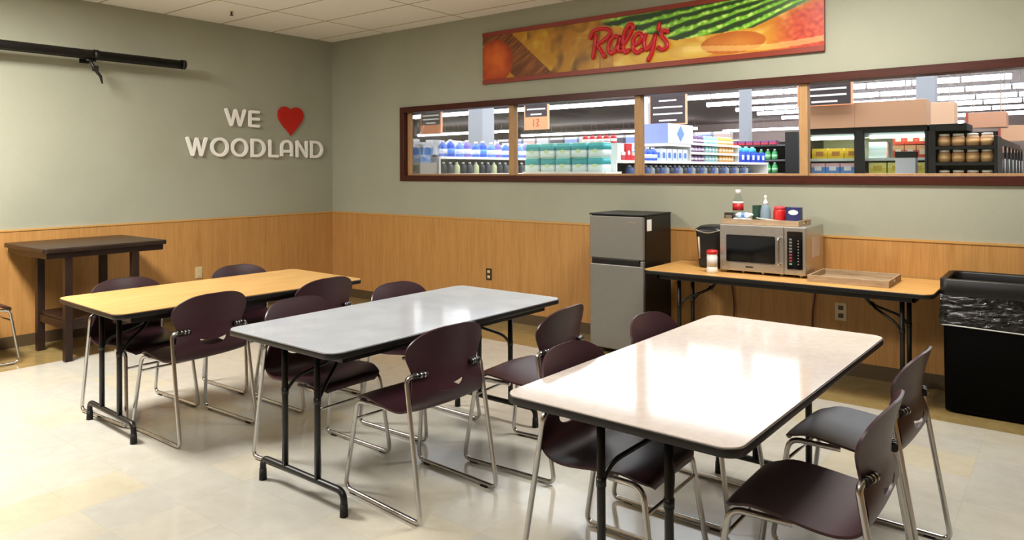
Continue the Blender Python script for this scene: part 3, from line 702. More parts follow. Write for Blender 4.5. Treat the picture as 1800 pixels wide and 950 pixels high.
mm = mat('printed_banner', (255, 255, 255), .35, spec=.4); tn = mm.node_tree; an = tn.nodes.new('ShaderNodeVertexColor'); an.layer_name = 'print'; tn.links.new(an.outputs[0], tn.nodes['Principled BSDF'].inputs['Base Color']); o.data.materials[0] = mm
FR = mat('brick_red_border', (134, 48, 28), .4)
obj('board', MB().box(BX0, BX1, -.025, 0, BZ0, BZ1), FR, bn)
obj('border', MB().box(BX0, BX1, -.032, -.025, BZ0, BZ0+.042).box(BX0, BX1, -.032, -.025, BZ1-.042, BZ1), FR, bn, .001)
RL = [[(3.741, 2.684), (3.728, 2.59), (3.71, 2.487)], [(3.682, 2.668), (3.703, 2.713), (3.75, 2.736), (3.824, 2.735), (3.872, 2.719), (3.887, 2.693), (3.866, 2.659), (3.817, 2.628), (3.759, 2.597), (3.792, 2.545), (3.826, 2.486)],
 [(3.974, 2.636), (3.944, 2.655), (3.902, 2.639), (3.872, 2.585), (3.871, 2.532), (3.901, 2.508), (3.937, 2.535), (3.973, 2.594), (3.98, 2.64)], [(3.98, 2.64), (3.964, 2.569), (3.973, 2.521), (4.003, 2.518)],
 [(4.003, 2.555), (4.044, 2.602), (4.085, 2.659), (4.109, 2.708), (4.094, 2.738), (4.062, 2.729), (4.033, 2.676), (4.012, 2.606), (4.017, 2.537), (4.038, 2.499), (4.067, 2.517)],
 [(4.114, 2.558), (4.16, 2.568), (4.194, 2.605), (4.189, 2.642), (4.157, 2.651), (4.123, 2.619), (4.108, 2.569), (4.116, 2.511), (4.151, 2.487), (4.193, 2.508)],
 [(4.231, 2.632), (4.216, 2.567), (4.23, 2.51), (4.258, 2.512), (4.295, 2.558), (4.323, 2.621)], [(4.323, 2.621), (4.306, 2.537), (4.289, 2.468), (4.255, 2.413)], [(4.358, 2.705), (4.351, 2.663)],
 [(4.435, 2.632), (4.405, 2.646), (4.378, 2.629), (4.389, 2.593), (4.421, 2.554), (4.429, 2.513), (4.405, 2.491), (4.366, 2.493), (4.35, 2.512)]]
def smooth(p, n=4):
    q = []
    for i in range(len(p)-1):
        a, b_, c, d_ = p[max(i-1, 0)], p[i], p[i+1], p[min(i+2, len(p)-1)]
        for j in range(n):
            t_ = j/n; q.append(tuple(.5*(2*b_[k]+(c[k]-a[k])*t_+(2*a[k]-5*b_[k]+4*c[k]-d_[k])*t_*t_+(3*b_[k]-a[k]-3*c[k]+d_[k])*t_**3) for k in (0, 1)))
    return q+[p[-1]]
mb = MB(); mo = MB()
for i, st_ in enumerate(RL):
    q = smooth(st_); mb.tube([(a, -.042, b_) for a, b_ in q], [.0185]*len(q), 10)
    for e in (q[0], q[-1]): mb.lathe([(.001, -.0185), (.013, -.013), (.0185, 0), (.013, .013), (.001, .0185)], (e[0], -.042, e[1]), 10)
    mo.tube([(a-.006, -.030, b_+.006) for a, b_ in q], [.024]*len(q), 8)
    mo.v = [(x, max(y, -.036), z) for x, y, z in mo.v]
obj('lettering', mb, mat('red_script_letter', (196, 30, 38), .3, spec=.5), bn); obj('lettering_outline', mo, flat((226, 150, 104)), bn)
tag(bn, 'long printed banner of crop rows and vegetables with red script lettering', 'banner')

# ------------------------------------------------------------------ the store seen through the window
SH = 4.85
struct('wall_store_far', MB().box(-34, 14, 46, 46.1, 0, SH), mat('store_far_wall', (168, 150, 144), .8))
struct('wall_store_left', MB().box(-34.1, -34, .12, 46, 0, SH), mat('store_left_wall', (168, 150, 144), .8))
struct('wall_store_right', MB().box(14, 14.1, .12, 46, 0, SH), mat('store_right_wall', (150, 140, 130), .8))
struct('wall_store_front', MB().box(-34, -.12, .06, .12, 0, SH).box(9.7, 14, .06, .12, 0, SH).box(-.12, 9.7, .06, .12, H+.1, SH), mat('store_near_wall', (170, 165, 155), .8))
m = mat('store_ceiling_deck', (128, 112, 108), .8); t = NT(m); tc = t.n('ShaderNodeTexCoord'); sep = t.n('ShaderNodeSeparateXYZ'); t.l(tc.outputs['Object'], sep.inputs[0])
struct('ceiling_store', MB().box(-34, 14, .12, 46, SH, SH+.1), m)
struct('floor_store', MB().box(-34, 14, .12, 46, -.1, 0), mat('store_floor', (196, 190, 178), .25))
tube_m = lampmat('fluorescent_diffuser', (244, 248, 255), 20)
def light_proto(L):
    r = empty('ceiling_light')
    obj('diffuser', MB().tube(fillet([(-L/2, 0, 0), (L/2, 0, 0)], 0), .088, 10), tube_m, r)
    obj('housing', MB().box(-L/2-.03, L/2+.03, -.045, .045, .06, .11), flat((120, 120, 128)), r)
    for q in (-1, 1): obj('hanger', MB().cyl((q*L*.35, 0, .1), (q*L*.35, 0, SH-4.2), .01, n=6), M['steel'], r)
    return r
lp = light_proto(1.24); first = True
ROWS = [(20.2, -19.4, 19, 'nearest'), (23.4, -5.1, 10, 'second'), (26.7, -5.1, 9, 'third'), (29.5, -5.1, 9, 'fourth'), (33.2, -5.1, 9, 'fifth'), (37.4, -5.1, 9, 'sixth'), (43.8, -12.5, 12, 'farthest'), (33.7, -32.5, 7, 'far left'), (39.5, -27.0, 11, 'far centre')]
for (y, x0, n, nm) in ROWS:
    for i in range(n):
        r = lp if first else copy_tree(lp); first = False; r.location = (x0+.65+1.32*i, y, 4.2)
        tag(r, 'white linear store light, %s from the left in the %s row' % (ORD[i], nm.replace('nearest', 'front')), 'ceiling light', 'linear lights over the store, %s row' % nm)
def column(x0, x1, y, dep, lab, c=(140, 144, 152)):
    r = empty('store_column', ((x0+x1)/2, y, 0)); w_ = (x1-x0)/2
    obj('shaft', MB().box(-w_, w_, 0, dep, .0, SH), flat(c), r); obj('plinth', MB().box(-w_-.03, w_+.03, -.03, dep+.03, 0, .15), M['base'], r); return tag(r, lab, 'column')
column(-2.2, -1.84, 5, .35, 'wide pale grey column behind the blue jugs in the leftmost pane')
column(1.66, 1.86, 9, .2, 'slim grey column behind the long store shelf')
column(5.02, 5.3, 8, .28, 'grey column rising behind the tan freezer header')
column(2.02, 2.13, 4.0, .1, 'narrow white post beside the second window mullion', (226, 230, 236))
def aisle_sign(x, y, z0, z1, w_, lab, top=(58, 48, 52), bot=(232, 150, 104), foot=.26):
    r = empty('aisle_sign', (x, y, 0)); hz = z0+(z1-z0)*foot
    obj('panel', MB().box(-w_/2, w_/2, 0, .03, hz, z1), flat(top), r); obj('number_panel', MB().box(-w_/2, w_/2, 0, .03, z0, hz), flat(bot), r)
    obj('frame', MB().box(-w_/2-.02, -w_/2, -.005, .035, z0, z1).box(w_/2, w_/2+.02, -.005, .035, z0, z1), flat((226, 160, 122)), r)
    k = MB(); n = 7
    for i in range(n):
        zz = hz+(z1-hz)*(i+.5)/n; q = w_*(.42 if i % 3 else .25); k.box(-q, q, -.004, 0, zz-.012, zz+.012)
    obj('listing_strip', k, M['white'], r)
    obj('hanger', MB().cyl((-w_*.4, .015, z1), (-w_*.4, .015, SH), .006, n=6).cyl((w_*.4, .015, z1), (w_*.4, .015, SH), .006, n=6), M['steel'], r)
    return tag(r, lab, 'sign', 'aisle signs over the store')
aisle_sign(-1.85, 3.6, 2.13, 2.75, .46, 'aisle sign with orange foot in the leftmost pane')
s2 = aisle_sign(.15, 4.0, 2.15, 2.95, .44, 'aisle sign with orange number foot above the teal packs')
aisle_sign(2.0, 5.0, 2.20, 2.95, .60, 'dark aisle sign behind the lavender carton', foot=.02)
aisle_sign(4.62, 4.0, 2.28, 2.85, .62, 'dark aisle sign left of the tan header', foot=.02)
# a numeral on the orange foot
ob = MB(); ribbon(ob, [(-.05, 2.32), (-.05, 2.20)], .02, -.006, 0, 'y'); ribbon(ob, [(.0, 2.31), (.045, 2.32), (.05, 2.28), (.01, 2.25), (.05, 2.22), (.0, 2.20)], .016, -.006, 0, 'y'); obj('numeral', ob, flat((190, 96, 60)), s2)

def board(mb, x0, x1, y0, y1, z): return mb.box(x0, x1, y0, y1, z-.035, z)
# gondola A (left) and gondola C (centre), long in depth; end displays face the window
def gondola(name, label, x0, x1, y0, y1, zs, top, spine=1.95):
    r = empty(name, (0, 0, 0))
    xm = (x0+x1)/2
    obj('back_panel', MB().box(xm-.03, xm+.03, y0, y1, .1, spine), flat((60, 60, 66)), r)
    obj('base', MB().box(x0, x1, y0, y1, 0, .12), flat((70, 70, 72)), r)
    for z in zs: obj('shelf', board(MB(), x0, x1, y0, y1, z), M['white'], r, .004)
    obj('end_panel', MB().box(x0, x1, y0-.03, y0, 0, top).box(x0, x1, y1, y1+.03, 0, top), M['white'], r)
    return tag(r, label, 'shelving')
gondola('store_shelving', 'long white store shelving filled with blue jugs', -1.2, -.1, 2.0, 8.2, (.5, .95, 1.44, 1.69), 1.69, 1.66)
gondola('store_shelving', 'long white store shelving running back from the teal packs', 1.72, 2.87, 1.86, 7.1, (.5, .95, 1.42, 1.60), 1.60, 1.60)
# raised tiers on shelving C
r = empty('shelf_riser', (0, 0, 0))
for k, (z, xo) in enumerate(((1.735, .05), (1.865, .10))): obj('shelf', board(MB(), 2.35, 2.87-xo*.0, 3.95, 5.75, z), M['white'], r)
obj('upright', MB().box(2.33, 2.36, 3.93, 5.77, 1.60, 1.88).box(2.36, 2.86, 3.93, 3.95, 1.60, 1.87).box(2.36, 2.86, 5.75, 5.77, 1.60, 1.87), M['white'], r); tag(r, 'white stepped riser on the long centre shelving', 'shelf')

def jug(w_, d_, h, body, cap=(240, 240, 244), label=None):
    r = empty('product_jug')
    obj('body', MB().lathe([(w_*.40, 0), (w_*.46, .01), (w_*.46, h*.62), (w_*.30, h*.80), (w_*.16, h*.86)], n=12, sy=d_/w_), flat(body), r)
    obj('cap', MB().lathe([(w_*.18, h*.86), (w_*.18, h), (w_*.12, h*1.0)], n=10), flat(cap), r)
    if label: obj('label_band', MB().lathe([(w_*.465, h*.18), (w_*.465, h*.48)], n=12, sy=d_/w_), flat(label), r)
    return r
def carton(name, w_, d_, h, a, b_, fr=.5, c3=None):
    mb = MB().box(-w_/2, w_/2, -d_/2, d_/2, 0, h*fr).m(1).box(-w_/2, w_/2, -d_/2, d_/2, h*fr, h)
    if c3: mb.m(2).box(-w_*.25, w_*.25, -d_/2-.002, -d_/2, h*.25, h*.7).box(w_/2, w_/2+.002, -d_*.25, d_*.25, h*.25, h*.7)
    return obj(name, mb, [flat(a), flat(b_)]+([flat(c3)] if c3 else []))
def line(proto, pts, lab, cat, grp, first=[None]):
    for i, p in enumerate(pts):
        o = proto if i == 0 else copy_tree(proto)
        o.location = p[:3]
        if len(p) > 3: o.rotation_euler.z = p[3]
        tag(o, lab.replace('#', ORD[i]), cat, grp)
# blue jugs on the upper board of shelving A
BL = [(58, 110, 214), (30, 82, 200), (96, 140, 224), (120, 104, 190)]
jy = [2.14+.185*i for i in range(16)]
for k in range(4):
    pts = [(-.19-(.02 if i % 2 else 0), jy[i], 1.69) for i in range(16) if i % 4 == k]
    line(jug(.15, .15, .235+.02*(k % 2), BL[k], label=(226, 232, 246) if k != 1 else (90, 150, 236)), pts, '# %s blue jug from the near end of the left shelving top board' % ['mid', 'strong', 'pale', 'violet'][k], 'bottle', 'blue jugs on the left shelving')
# dark lower shelf of A
cols = [(30, 34, 44), (214, 214, 220), (54, 60, 72), (150, 90, 70), (186, 190, 150)]
for k in range(3):
    pts = [(-.16, 2.12+.145*i, 1.44) for i in range(20) if i % 3 == k]
    line(jug(.11, .11, .17, cols[[0, 2, 4][k]], (236, 236, 240)), pts, '# small %s bottle on the dark lower board of the left shelving' % ['black', 'slate', 'olive'][k], 'bottle', 'small bottles on the left lower board')
# end display of shelving A
r = empty('end_display', (0, 0, 0)); obj('shelf', board(board(MB(), -1.2, -.16, 1.62, 1.96, 1.60), -1.2, -.16, 1.62, 1.96, 1.40), flat((206, 190, 176)), r); obj('side_panel', MB().box(-.16, -.13, 1.62, 1.96, 0, 1.60).box(-1.23, -1.2, 1.62, 1.96, 0, 1.60), flat((216, 204, 192)), r); obj('base', MB().box(-1.2, -.16, 1.62, 1.96, 0, .15), M['white'], r)
tag(r, 'tan and white end display left of the blue jugs', 'shelving')
line(carton('product_carton', .15, .2, .11, (150, 186, 236), (200, 218, 244), .75, (112, 158, 226)), [(-.26-.165*i, 1.78, 1.60) for i in range(6)], '# pale blue carton from the right on the left end display', 'box', 'pale blue cartons on the left end display')
line(jug(.09, .09, .075, (238, 238, 242)), [(-.24-.12*i, 1.74, 1.40) for i in range(7)], '# white tub from the right on the left end display lower shelf', 'tub', 'white tubs on the left end display')
line(carton('product_carton', .17, .2, .15, (92, 150, 224), (236, 240, 248), .7), [(-.28-.20*i, 1.84, 1.71) for i in range(3)], '# blue and white pack stacked above the pale blue cartons', 'box', 'blue packs above the cartons')
# end display of shelving C with teal packs
r = empty('end_display', (0, 0, 0)); obj('shelf', board(board(MB(), 1.80, 2.93, 1.44, 1.82, 1.465), 1.80, 2.93, 1.44, 1.82, 1.0), M['white'], r, .003); obj('side_panel', MB().box(1.78, 1.80, 1.46, 1.82, 0, 1.465).box(2.93, 2.95, 1.46, 1.82, 0, 1.465), M['white'], r)
obj('base', MB().box(1.8, 2.93, 1.46, 1.82, 0, .15), flat((160, 160, 162)), r); tag(r, 'white end display that carries the teal packs', 'shelving')
pk = empty('tissue_multipack')
vs = []
def soft(x0, x1, y0, y1, z0, z1, mi, mb): mb.m(mi).rrect(x0, x1, y0, y1, z0, z1, .03, 4); return mb
b_ = MB(); soft(-.104, .104, -.10, .10, 0, .085, 0, b_); soft(-.106, .106, -.102, .102, .085, .15, 1, b_); soft(-.10, .10, -.095, .095, .15, .168, 2, b_)
obj('wrap', b_, [flat((214, 232, 232)), flat((38, 160, 168)), flat((150, 216, 206))], pk); obj('label_oval', MB().prism([(.035*math.cos(q*math.pi/8), .07+.022*math.sin(q*math.pi/8)) for q in range(16)], -.1035, -.10, 'y'), flat((200, 224, 170)), pk)
first = True
for row in range(2):
    for i in range(5):
        o = pk if first else copy_tree(pk); first = False; o.location = (1.915+.223*i, 1.56+.012*((i*3+row) % 2), 1.465+.169*row)
        tag(o, 'teal and white soft multipack, %s from the left in the %s row' % (ORD[i], ['lower', 'upper'][row]), 'package', 'teal multipacks on the end display')
line(jug(.085, .085, .115, (206, 30, 42), (150, 20, 30), (240, 236, 236)), [(2.36+.098*i, 1.98, 1.805) for i in range(5)], '# red jug from the left above the teal packs', 'bottle', 'red jugs above the teal packs')
rs = obj('display_step', MB().box(2.28, 2.85, 1.90, 2.06, 1.60, 1.803), M['white']); tag(rs, 'white step under the red jugs', 'shelf')
r = empty('product_carton', (2.80, 2.16, 1.60)); obj('box', MB().box(-.06, .06, -.07, .07, 0, .20), flat((214, 30, 44)), r); obj('label_oval', MB().prism([(.03*math.cos(q*math.pi/8), .09+.03*math.sin(q*math.pi/8)) for q in range(16)], .06, .063, 'x').prism([(.03*math.cos(q*math.pi/8), .09+.03*math.sin(q*math.pi/8)) for q in range(16)], -.073, -.07, 'y'), M['white'], r); tag(r, 'upright red carton right of the teal packs', 'box')
line(carton('product_carton', .12, .09, .10, (208, 70, 84), (240, 232, 234), .6), [(2.78, 2.36, 1.60), (2.78, 2.48, 1.60), (2.80, 2.03, 1.60)], '# small rose and white carton near the upright red carton', 'box', 'rose cartons on the centre shelving')
# storage bins under the teal packs
for i, (c, nm) in enumerate((((150, 150, 110), 'beige'), ((206, 206, 202), 'white'), ((120, 140, 96), 'green'), ((176, 180, 184), 'grey'), ((190, 194, 198), 'pale grey'))):
    o = obj('storage_bin', MB().rrect(1.83+.215*i, 2.03+.215*i, 1.20, 1.40, 1.385, 1.432, .02), flat(c), None, .003); tag(o, '%s shallow bin under the teal packs' % nm, 'bin', 'bins under the teal packs')
r = empty('display_table', (0, 0, 0)); obj('tabletop', MB().box(1.4, 3.2, 1.12, 1.42, 1.35, 1.385), M['white'], r); obj('leg', MB().box(1.42, 1.46, 1.14, 1.18, 0, 1.35).box(3.14, 3.18, 1.14, 1.18, 0, 1.35).box(1.42, 1.46, 1.36, 1.40, 0, 1.35).box(3.14, 3.18, 1.36, 1.40, 0, 1.35), M['steel'], r); tag(r, 'narrow white display stand before the teal packs', 'shelf')
# lavender carton with a diamond
r = empty('shipping_carton', (2.87, 3.2, 1.835)); obj('box', MB().box(-.42, 0, 0, .78, 0, .265), flat((150, 166, 226)), r)
obj('side_panel', MB().box(0, .004, .0, .78, 0, .265), flat((214, 218, 242)), r); obj('diamond', MB().prism([(.38, .03), (.49, .135), (.38, .245), (.27, .135)], .004, .007, 'x'), flat((112, 150, 204)), r); tag(r, 'large lavender carton with a blue diamond on the centre shelving', 'box')
r = empty('shelf_riser', (0, 0, 0)); obj('shelf', board(MB(), 2.38, 2.87, 3.18, 3.92, 1.835), M['white'], r); obj('upright', MB().box(2.36, 2.38, 3.16, 3.92, 1.60, 1.835), M['white'], r); tag(r, 'white raised board under the lavender carton', 'shelf')
# products on C's east face
line(jug(.13, .12, .17, (46, 92, 206), label=(224, 232, 248)), [(2.79, 2.62+.15*i, 1.60) for i in range(3)], '# blue jug between the mullion and the lavender carton', 'bottle', 'blue jugs on the centre shelving')
line(jug(.12, .12, .15, (60, 108, 214)), [(2.62, 2.62+.15*i, 1.60) for i in range(3)], '# blue jug in the back row before the lavender carton', 'bottle', 'back row blue jugs on the centre shelving')
line(carton('product_carton', .10, .14, .16, (206, 218, 240), (232, 238, 248), .6, (86, 128, 200)), [(2.80, 3.12+.165*i, 1.60) for i in range(5)], '# pale blue printed carton below the lavender carton', 'box', 'pale cartons below the lavender carton')
tiers = ((1.60, 'bottom'), (1.735, 'middle'), (1.865, 'top'))
for z, tn_ in tiers:
    line(jug(.105, .1, .112, (98, 56, 110), (210, 196, 220), (226, 214, 232)), [(2.80, 4.05+.12*i, z) for i in range(4)], '# purple bottle on the %s tier of the riser' % tn_, 'bottle', 'purple bottles, %s tier' % tn_)
    line(jug(.105, .1, .112, (130, 186, 190), (236, 240, 240), (210, 226, 226)), [(2.80, 4.56+.12*i, z) for i in range(4)], '# aqua bottle on the %s tier of the riser' % tn_, 'bottle', 'aqua bottles, %s tier' % tn_)
    line(jug(.105, .1, .118, (224, 158, 60), (240, 232, 220), (240, 220, 190)), [(2.80, 5.08+.12*i, z) for i in range(5)], '# orange bottle on the %s tier of the riser' % tn_, 'bottle', 'orange bottles, %s tier' % tn_)
line(carton('product_carton', .12, .2, .17, (34, 66, 190), (60, 98, 214), .5, (222, 228, 246)), [(2.80, 5.95+.24*i, 1.60) for i in range(5)], '# royal blue carton toward the far end of the centre shelving', 'box', 'royal blue cartons on the centre shelving')
line(jug(.13, .12, .09, (70, 180, 196), (236, 240, 244)), [(2.78, 6.0+.3*i, 1.772) for i in range(3)], '# teal tub on the royal blue cartons', 'tub', 'teal tubs on the blue cartons')
for k, c in enumerate(((70, 90, 150), (150, 160, 168), (58, 62, 72))):
    line(jug(.12, .11, .12, c), [(2.79, 2.3+.14*(3*i+k), 1.42) for i in range(10)], '# %s bottle on the low board of the centre shelving' % ['blue', 'silver', 'charcoal'][k], 'bottle', '%s bottles on the low board' % ['blue', 'silver', 'charcoal'][k])
# middle distance: pale shelving behind
for gx, gy, nm in ((-3.4, 2.6, 'first'), (-6.6, 3.2, 'second'), (-10, 4, 'third')):
    gondola('store_shelving', 'pale store shelving in the background, %s beyond the blue jugs' % nm, gx-1.1, gx, gy, 12, (.5, 1.0, 1.5, 1.85), 1.85, 1.81)
    for k, c in enumerate(((228, 230, 236), (120, 150, 220), (210, 206, 214), (70, 66, 76))):
        line(carton('product_carton', .2, .26, .22 if k % 2 else .28, c, (240, 240, 244), .8), [(gx-.13, gy+.25+.32*(4*i+k), 1.85) for i in range(6)], '# %s pack on top of the %s pale shelving' % (['white', 'blue', 'grey', 'dark'][k], nm), 'box', '%s packs on the %s pale shelving' % (['white', 'blue', 'grey', 'dark'][k], nm))
gondola('store_shelving', 'far shelving seen between the blue jugs and the teal packs', -1.0, .1, 9.2, 16, (.5, 1.0, 1.5, 1.9), 1.9, 1.86)
for k, c in enumerate(((226, 228, 236), (90, 86, 96), (200, 206, 226))):
    line(carton('product_carton', .25, .5, .24, c, (238, 238, 244), .8), [(-.03, 9.6+.62*(3*i+k), 1.9) for i in range(3)], '# %s pack on the far shelving top' % ['white', 'dark grey', 'pale blue'][k], 'box', '%s packs on the far shelving' % ['white', 'dark grey', 'pale blue'][k])
r = empty('store_shelving', (-23, 17.5, 0)); obj('back_panel', MB().box(0, 21.5, .5, .55, 0, 2.5), flat((205, 205, 210)), r)
for z in (.5, 1.0, 1.5, 2.0, 2.45): obj('shelf', MB().box(0, 21.5, 0, .5, z-.03, z), M['white'], r)
obj('end_panel', MB().box(21.5, 21.53, 0, .55, 0, 2.5).box(-.03, 0, 0, .55, 0, 2.5), M['white'], r)
tag(r, 'long pale wall shelving far back behind the blue jugs and teal packs', 'shelving')
for z, nm in ((1.5, 'lower'), (2.0, 'middle'), (2.45, 'top')):
    for k, (c, cn) in enumerate((((214, 216, 224), 'white'), ((96, 92, 104), 'charcoal'), ((150, 172, 226), 'pale blue'), ((222, 196, 190), 'pink'))):
        line(carton('product_carton', .55, .3, .30, c, (236, 236, 242), .7), [(-22.6+.62*((7*i+5*k+int(z*3)) % 33)+.02*k, 17.75, z) for i in range(8)] if False else [(-22.6+.66*(4*i+k), 17.75, z) for i in range(8)], '# %s carton on the %s board of the far wall shelving' % (cn, nm), 'box', '%s cartons on the %s far board' % (cn, nm))
# drinks cooler
CX0 = 2.763
r = empty('drinks_cooler', (CX0, 7.45, 0)); obj('cabinet', MB().box(.30, .52, 0, .8, 0, 2.14).box(-.9, .52, .78, .82, 0, 2.0), M['blackp'], r); obj('side_panel', MB().box(-.9, -.86, 0, .8, 0, 2.0), M['blackp'], r)
for z in (1.25, 1.42, 1.66, 1.93): obj('shelf', MB().box(-.86, .30, .1, .78, z-.03, z), flat((90, 90, 94)), r)
tag(r, 'black drinks cooler at the end of the centre shelving', 'cooler')
for z, nm in ((1.42, 'lower'), (1.66, 'upper')):
    line(jug(.11, .11, .19, (56, 150, 84), (220, 236, 220), (150, 210, 160)), [(CX0-.05+.12*i-.6, 7.60, z) for i in range(7)], '# green bottle on the %s cooler shelf' % nm, 'bottle', 'green bottles, %s cooler shelf' % nm)
line(carton('product_carton', .12, .2, .07, (170, 40, 60), (120, 60, 110), .5), [(CX0-.64+.14*i, 7.60, 1.93) for i in range(6)], '# red and purple pack on the top cooler shelf', 'box', 'red packs on the cooler')

# freezer case with two doors and tan header
r = empty('freezer_case', (4.28, 4.2, 0))
obj('cabinet', MB().box(0, 1.50, .10, .95, 0, .9).box(0, .05, 0, .95, .9, 1.99).box(1.44, 1.50, 0, .95, .9, 1.99).box(0, 1.50, 0, .95, 1.93, 2.0).box(.05, 1.44, .90, .95, .9, 1.93), M['blackp'], r)
obj('liner', MB().box(.05, 1.44, .86, .90, .9, 1.93).box(.05, 1.44, .1, .86, 1.88, 1.93), flat((206, 220, 214)), r)
obj('post', MB().box(.665, .745, -.03, .06, .0, 1.96), M['blackp'], r)
for k, (a, b_) in enumerate(((.03, .665), (.745, 1.44))):
    dd = obj('door', MB().box(a, a+.02, -.03, 0, .1, 1.94).box(b_-.02, b_, -.03, 0, .1, 1.94).box(a, b_, -.03, 0, 1.925, 1.945).box(a, b_, -.03, 0, .1, .14), M['blackp'], r)
    obj('pane', MB().box(a+.02, b_-.02, -.018, -.012, .14, 1.925), M['glass'], dd)
for z in (1.43, 1.62): obj('shelf', MB().box(.05, 1.44, .16, .86, z-.035, z), flat((216, 226, 220)), r)
lt = obj('light_strip', MB().box(.10, .62, .08, .13, 1.86, 1.90).box(.80, 1.40, .08, .13, 1.86, 1.90), lampmat('freezer_lamp', (240, 250, 246), 5), r)
obj('header', MB().box(-.02, .66, -.06, .3, 2.0, 2.31).box(.66, 1.44, -.06, .3, 2.0, 2.31), flat((186, 142, 110)), r, .004)
tag(r, 'black two door freezer case with a tan wooden header', 'freezer')
area('freezer_light', (5.0, 4.42, 1.84), 1.3, .1, 10, STORE)
line(carton('frozen_box', .19, .3, .13, (236, 196, 40), (250, 214, 70), .5, (190, 130, 60)), [(4.46+.2*i, 4.52, 1.62) for i in range(3)], '# yellow frozen food box on the upper shelf of the left freezer door', 'box', 'yellow boxes behind the left freezer door')
line(carton('frozen_box', .12, .3, .15, (226, 84, 56), (240, 180, 130), .6, (250, 226, 200)), [(5.385+.13*i, 4.52, 1.62+.16*j) for j in range(2) for i in range(3)], '# orange red frozen food box behind the right freezer door', 'box', 'orange boxes behind the right freezer door')
line(carton('frozen_box', .17, .3, .13, (90, 150, 224), (236, 190, 196), .6, (244, 244, 250)), [(4.44+.18*i, 4.52, 1.43) for i in range(3)], '# blue and pink frozen food box on the lower shelf of the left freezer door', 'box', 'blue boxes behind the left freezer door')
line(carton('frozen_box', .2, .3, .13, (236, 222, 96), (246, 236, 140), .5, (220, 190, 70)), [(5.15+.215*i, 4.52, 1.43) for i in range(3)], '# pale yellow frozen food box on the lower shelf of the right freezer door', 'box', 'pale yellow boxes behind the right freezer door')
line(carton('frozen_bag', .19, .3, .2, (196, 212, 206), (176, 196, 190), .5), [(5.14, 4.56, 1.62)], 'silvery frozen bag behind the right freezer door', 'bag', None)
r = empty('sanitizer_stand', (5.70, 3.0, 0)); obj('post', MB().box(-.05, .05, -.05, .05, .03, 1.42), M['steel'], r); obj('base', MB().box(-.15, .15, -.15, .15, 0, .03), M['steel'], r); obj('housing', MB().box(-.095, .095, -.07, .07, 1.38, 1.60), flat((176, 178, 184)), r, .005); obj('lid', MB().box(-.098, .098, -.073, .073, 1.60, 1.665), M['blackp'], r, .004)
tag(r, 'silver box with a black lid standing before the right freezer door', 'dispenser')
# rack of jars
r = empty('display_rack', (5.97, 2.75, 0))
obj('side_panel', MB().box(-.02, .03, 0, .5, 0, 1.93).box(.52, .55, 0, .5, 0, 1.80), M['blackp'], r, .003); obj('top_panel', MB().box(.03, .30, 0, .5, 1.86, 1.93), M['blackp'], r, .003)
obj('back_panel', MB().box(.03, .52, .46, .5, 0, 1.86), M['blackp'], r)
for z in (1.34, 1.545, 1.705): obj('shelf', MB().box(.03, .52, 0, .46, z-.03, z), M['blackp'], r)
obj('base', MB().box(.03, .52, 0, .46, 0, .2), M['blackp'], r)
tag(r, 'black display rack full of round jars', 'shelving')
jr = empty('pretzel_jar'); obj('jar', MB().lathe([(.045, 0), (.058, .01), (.058, .085), (.046, .105)], n=16), flat((196, 148, 104)), jr); obj('lid', MB().lathe([(.048, .105), (.048, .125), (.03, .128)], n=16), flat((214, 204, 192)), jr); obj('label_band', MB().lathe([(.0585, .025), (.0585, .07)], n=16), flat((222, 176, 120)), jr)
first = True
for row, (z, nm) in enumerate(((1.705, 'top'), (1.545, 'middle'), (1.34, 'bottom'))):
    for i in range(4):
        o = jr if first else copy_tree(jr); first = False; o.location = (6.065+.122*i, 2.84, z); tag(o, 'brown jar, %s from the left on the %s rack shelf' % (ORD[i], nm), 'jar', 'brown jars on the black rack')
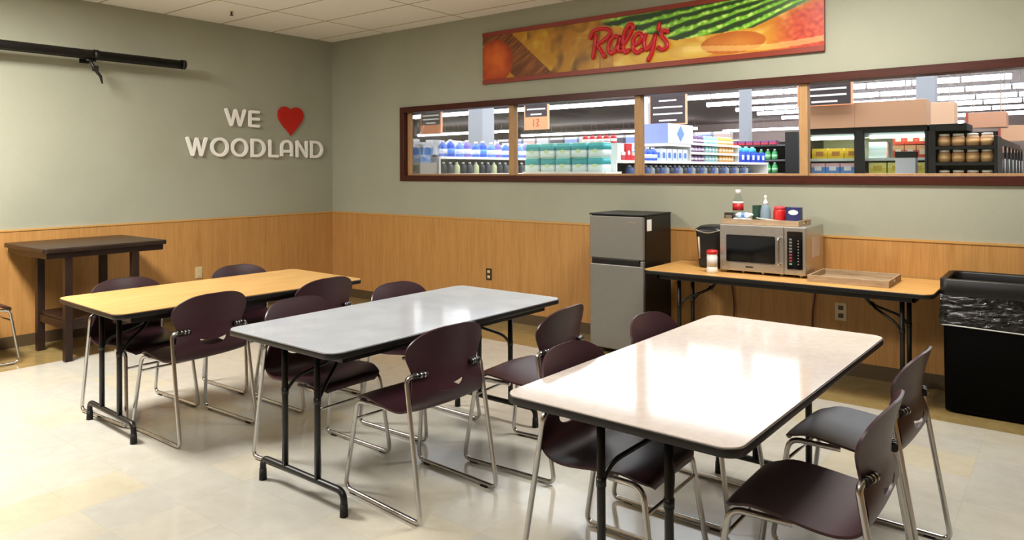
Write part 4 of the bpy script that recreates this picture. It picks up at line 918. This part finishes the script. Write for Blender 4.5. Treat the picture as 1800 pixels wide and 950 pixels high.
# glass door freezers along the depth
r = empty('freezer_case', (6.02, 3.55, 0)); obj('cabinet', MB().box(-.1, .36, 0, 5.6, 0, .25).box(-.1, .36, 0, 5.6, 1.80, 1.86).box(-.1, -.05, 0, 5.6, .25, 1.8).box(-.1, .36, -.04, 0, 0, 1.86), M['blackp'], r)
for k in range(8):
    y0 = .7*k; dd = obj('door', MB().box(.36, .39, y0, y0+.035, .25, 1.80).box(.36, .39, y0+.665, y0+.70, .25, 1.80).box(.36, .39, y0+.035, y0+.665, 1.765, 1.80).box(.36, .39, y0+.035, y0+.665, .25, .285), M['blackp'], r)
    obj('pane', MB().box(.372, .378, y0+.035, y0+.665, .285, 1.765), M['glass'], dd); obj('handle', MB().cyl((.41, y0+.08, 1.2), (.41, y0+.08, 1.6), .009, n=8), M['steel_dark'], dd)
for z in (1.2, 1.5): obj('shelf', MB().box(-.04, .3, .02, 5.5, z-.02, z), flat((140, 150, 152)), r)
obj('interior', MB().box(-.05, -.03, .02, 5.5, .25, 1.8), flat((96, 112, 112)), r)
tag(r, 'row of glass door freezers running back behind the jar rack', 'freezer')
# tan boxed headers over the far departments
for i, (x0, x1, y, z0, z1, c, lab) in enumerate(((5.02, 5.75, 6.4, 2.10, 2.44, (198, 160, 130), 'pale tan header box right of the freezer header'), (5.78, 6.30, 7.4, 2.10, 2.33, (176, 128, 100), 'brown header with red end over the freezer row'), (6.05, 7.0, 9.5, 1.96, 2.22, (190, 146, 112), 'long tan header above the glass freezers'), (6.35, 7.2, 12, 1.80, 2.02, (196, 150, 118), 'low tan header farthest back on the right'))):
    r = empty('department_header', (x0, y, 0)); obj('panel', MB().box(0, x1-x0, 0, .4, z0, z1), flat(c), r, .004); obj('end_stripe', MB().box(0, .035, -.005, .4, z0, z1), flat((150, 60, 44)), r)
    obj('hanger', MB().cyl((.08, .2, z1), (.08, .2, SH), .008, n=6).cyl((x1-x0-.08, .2, z1), (x1-x0-.08, .2, SH), .008, n=6), M['steel'], r); tag(r, lab, 'header')
# checkout conveyor just beyond the sill
for i, (x, y, lab) in enumerate(((-.1, 1.0, 'black curved counter end just beyond the sill in the leftmost pane'), (3.9, 2.2, 'dark counter end just beyond the sill in the third pane'))):
    r = empty('counter', (x, y, 0)); obj('base', MB().box(-.35, .35, 0, .4, 0, 1.36), flat((120, 116, 110)), r); obj('countertop', MB().rrect(-.42, .42, -.04, .44, 1.36, 1.405, .15), M['blackp'], r, .01); tag(r, lab, 'counter')
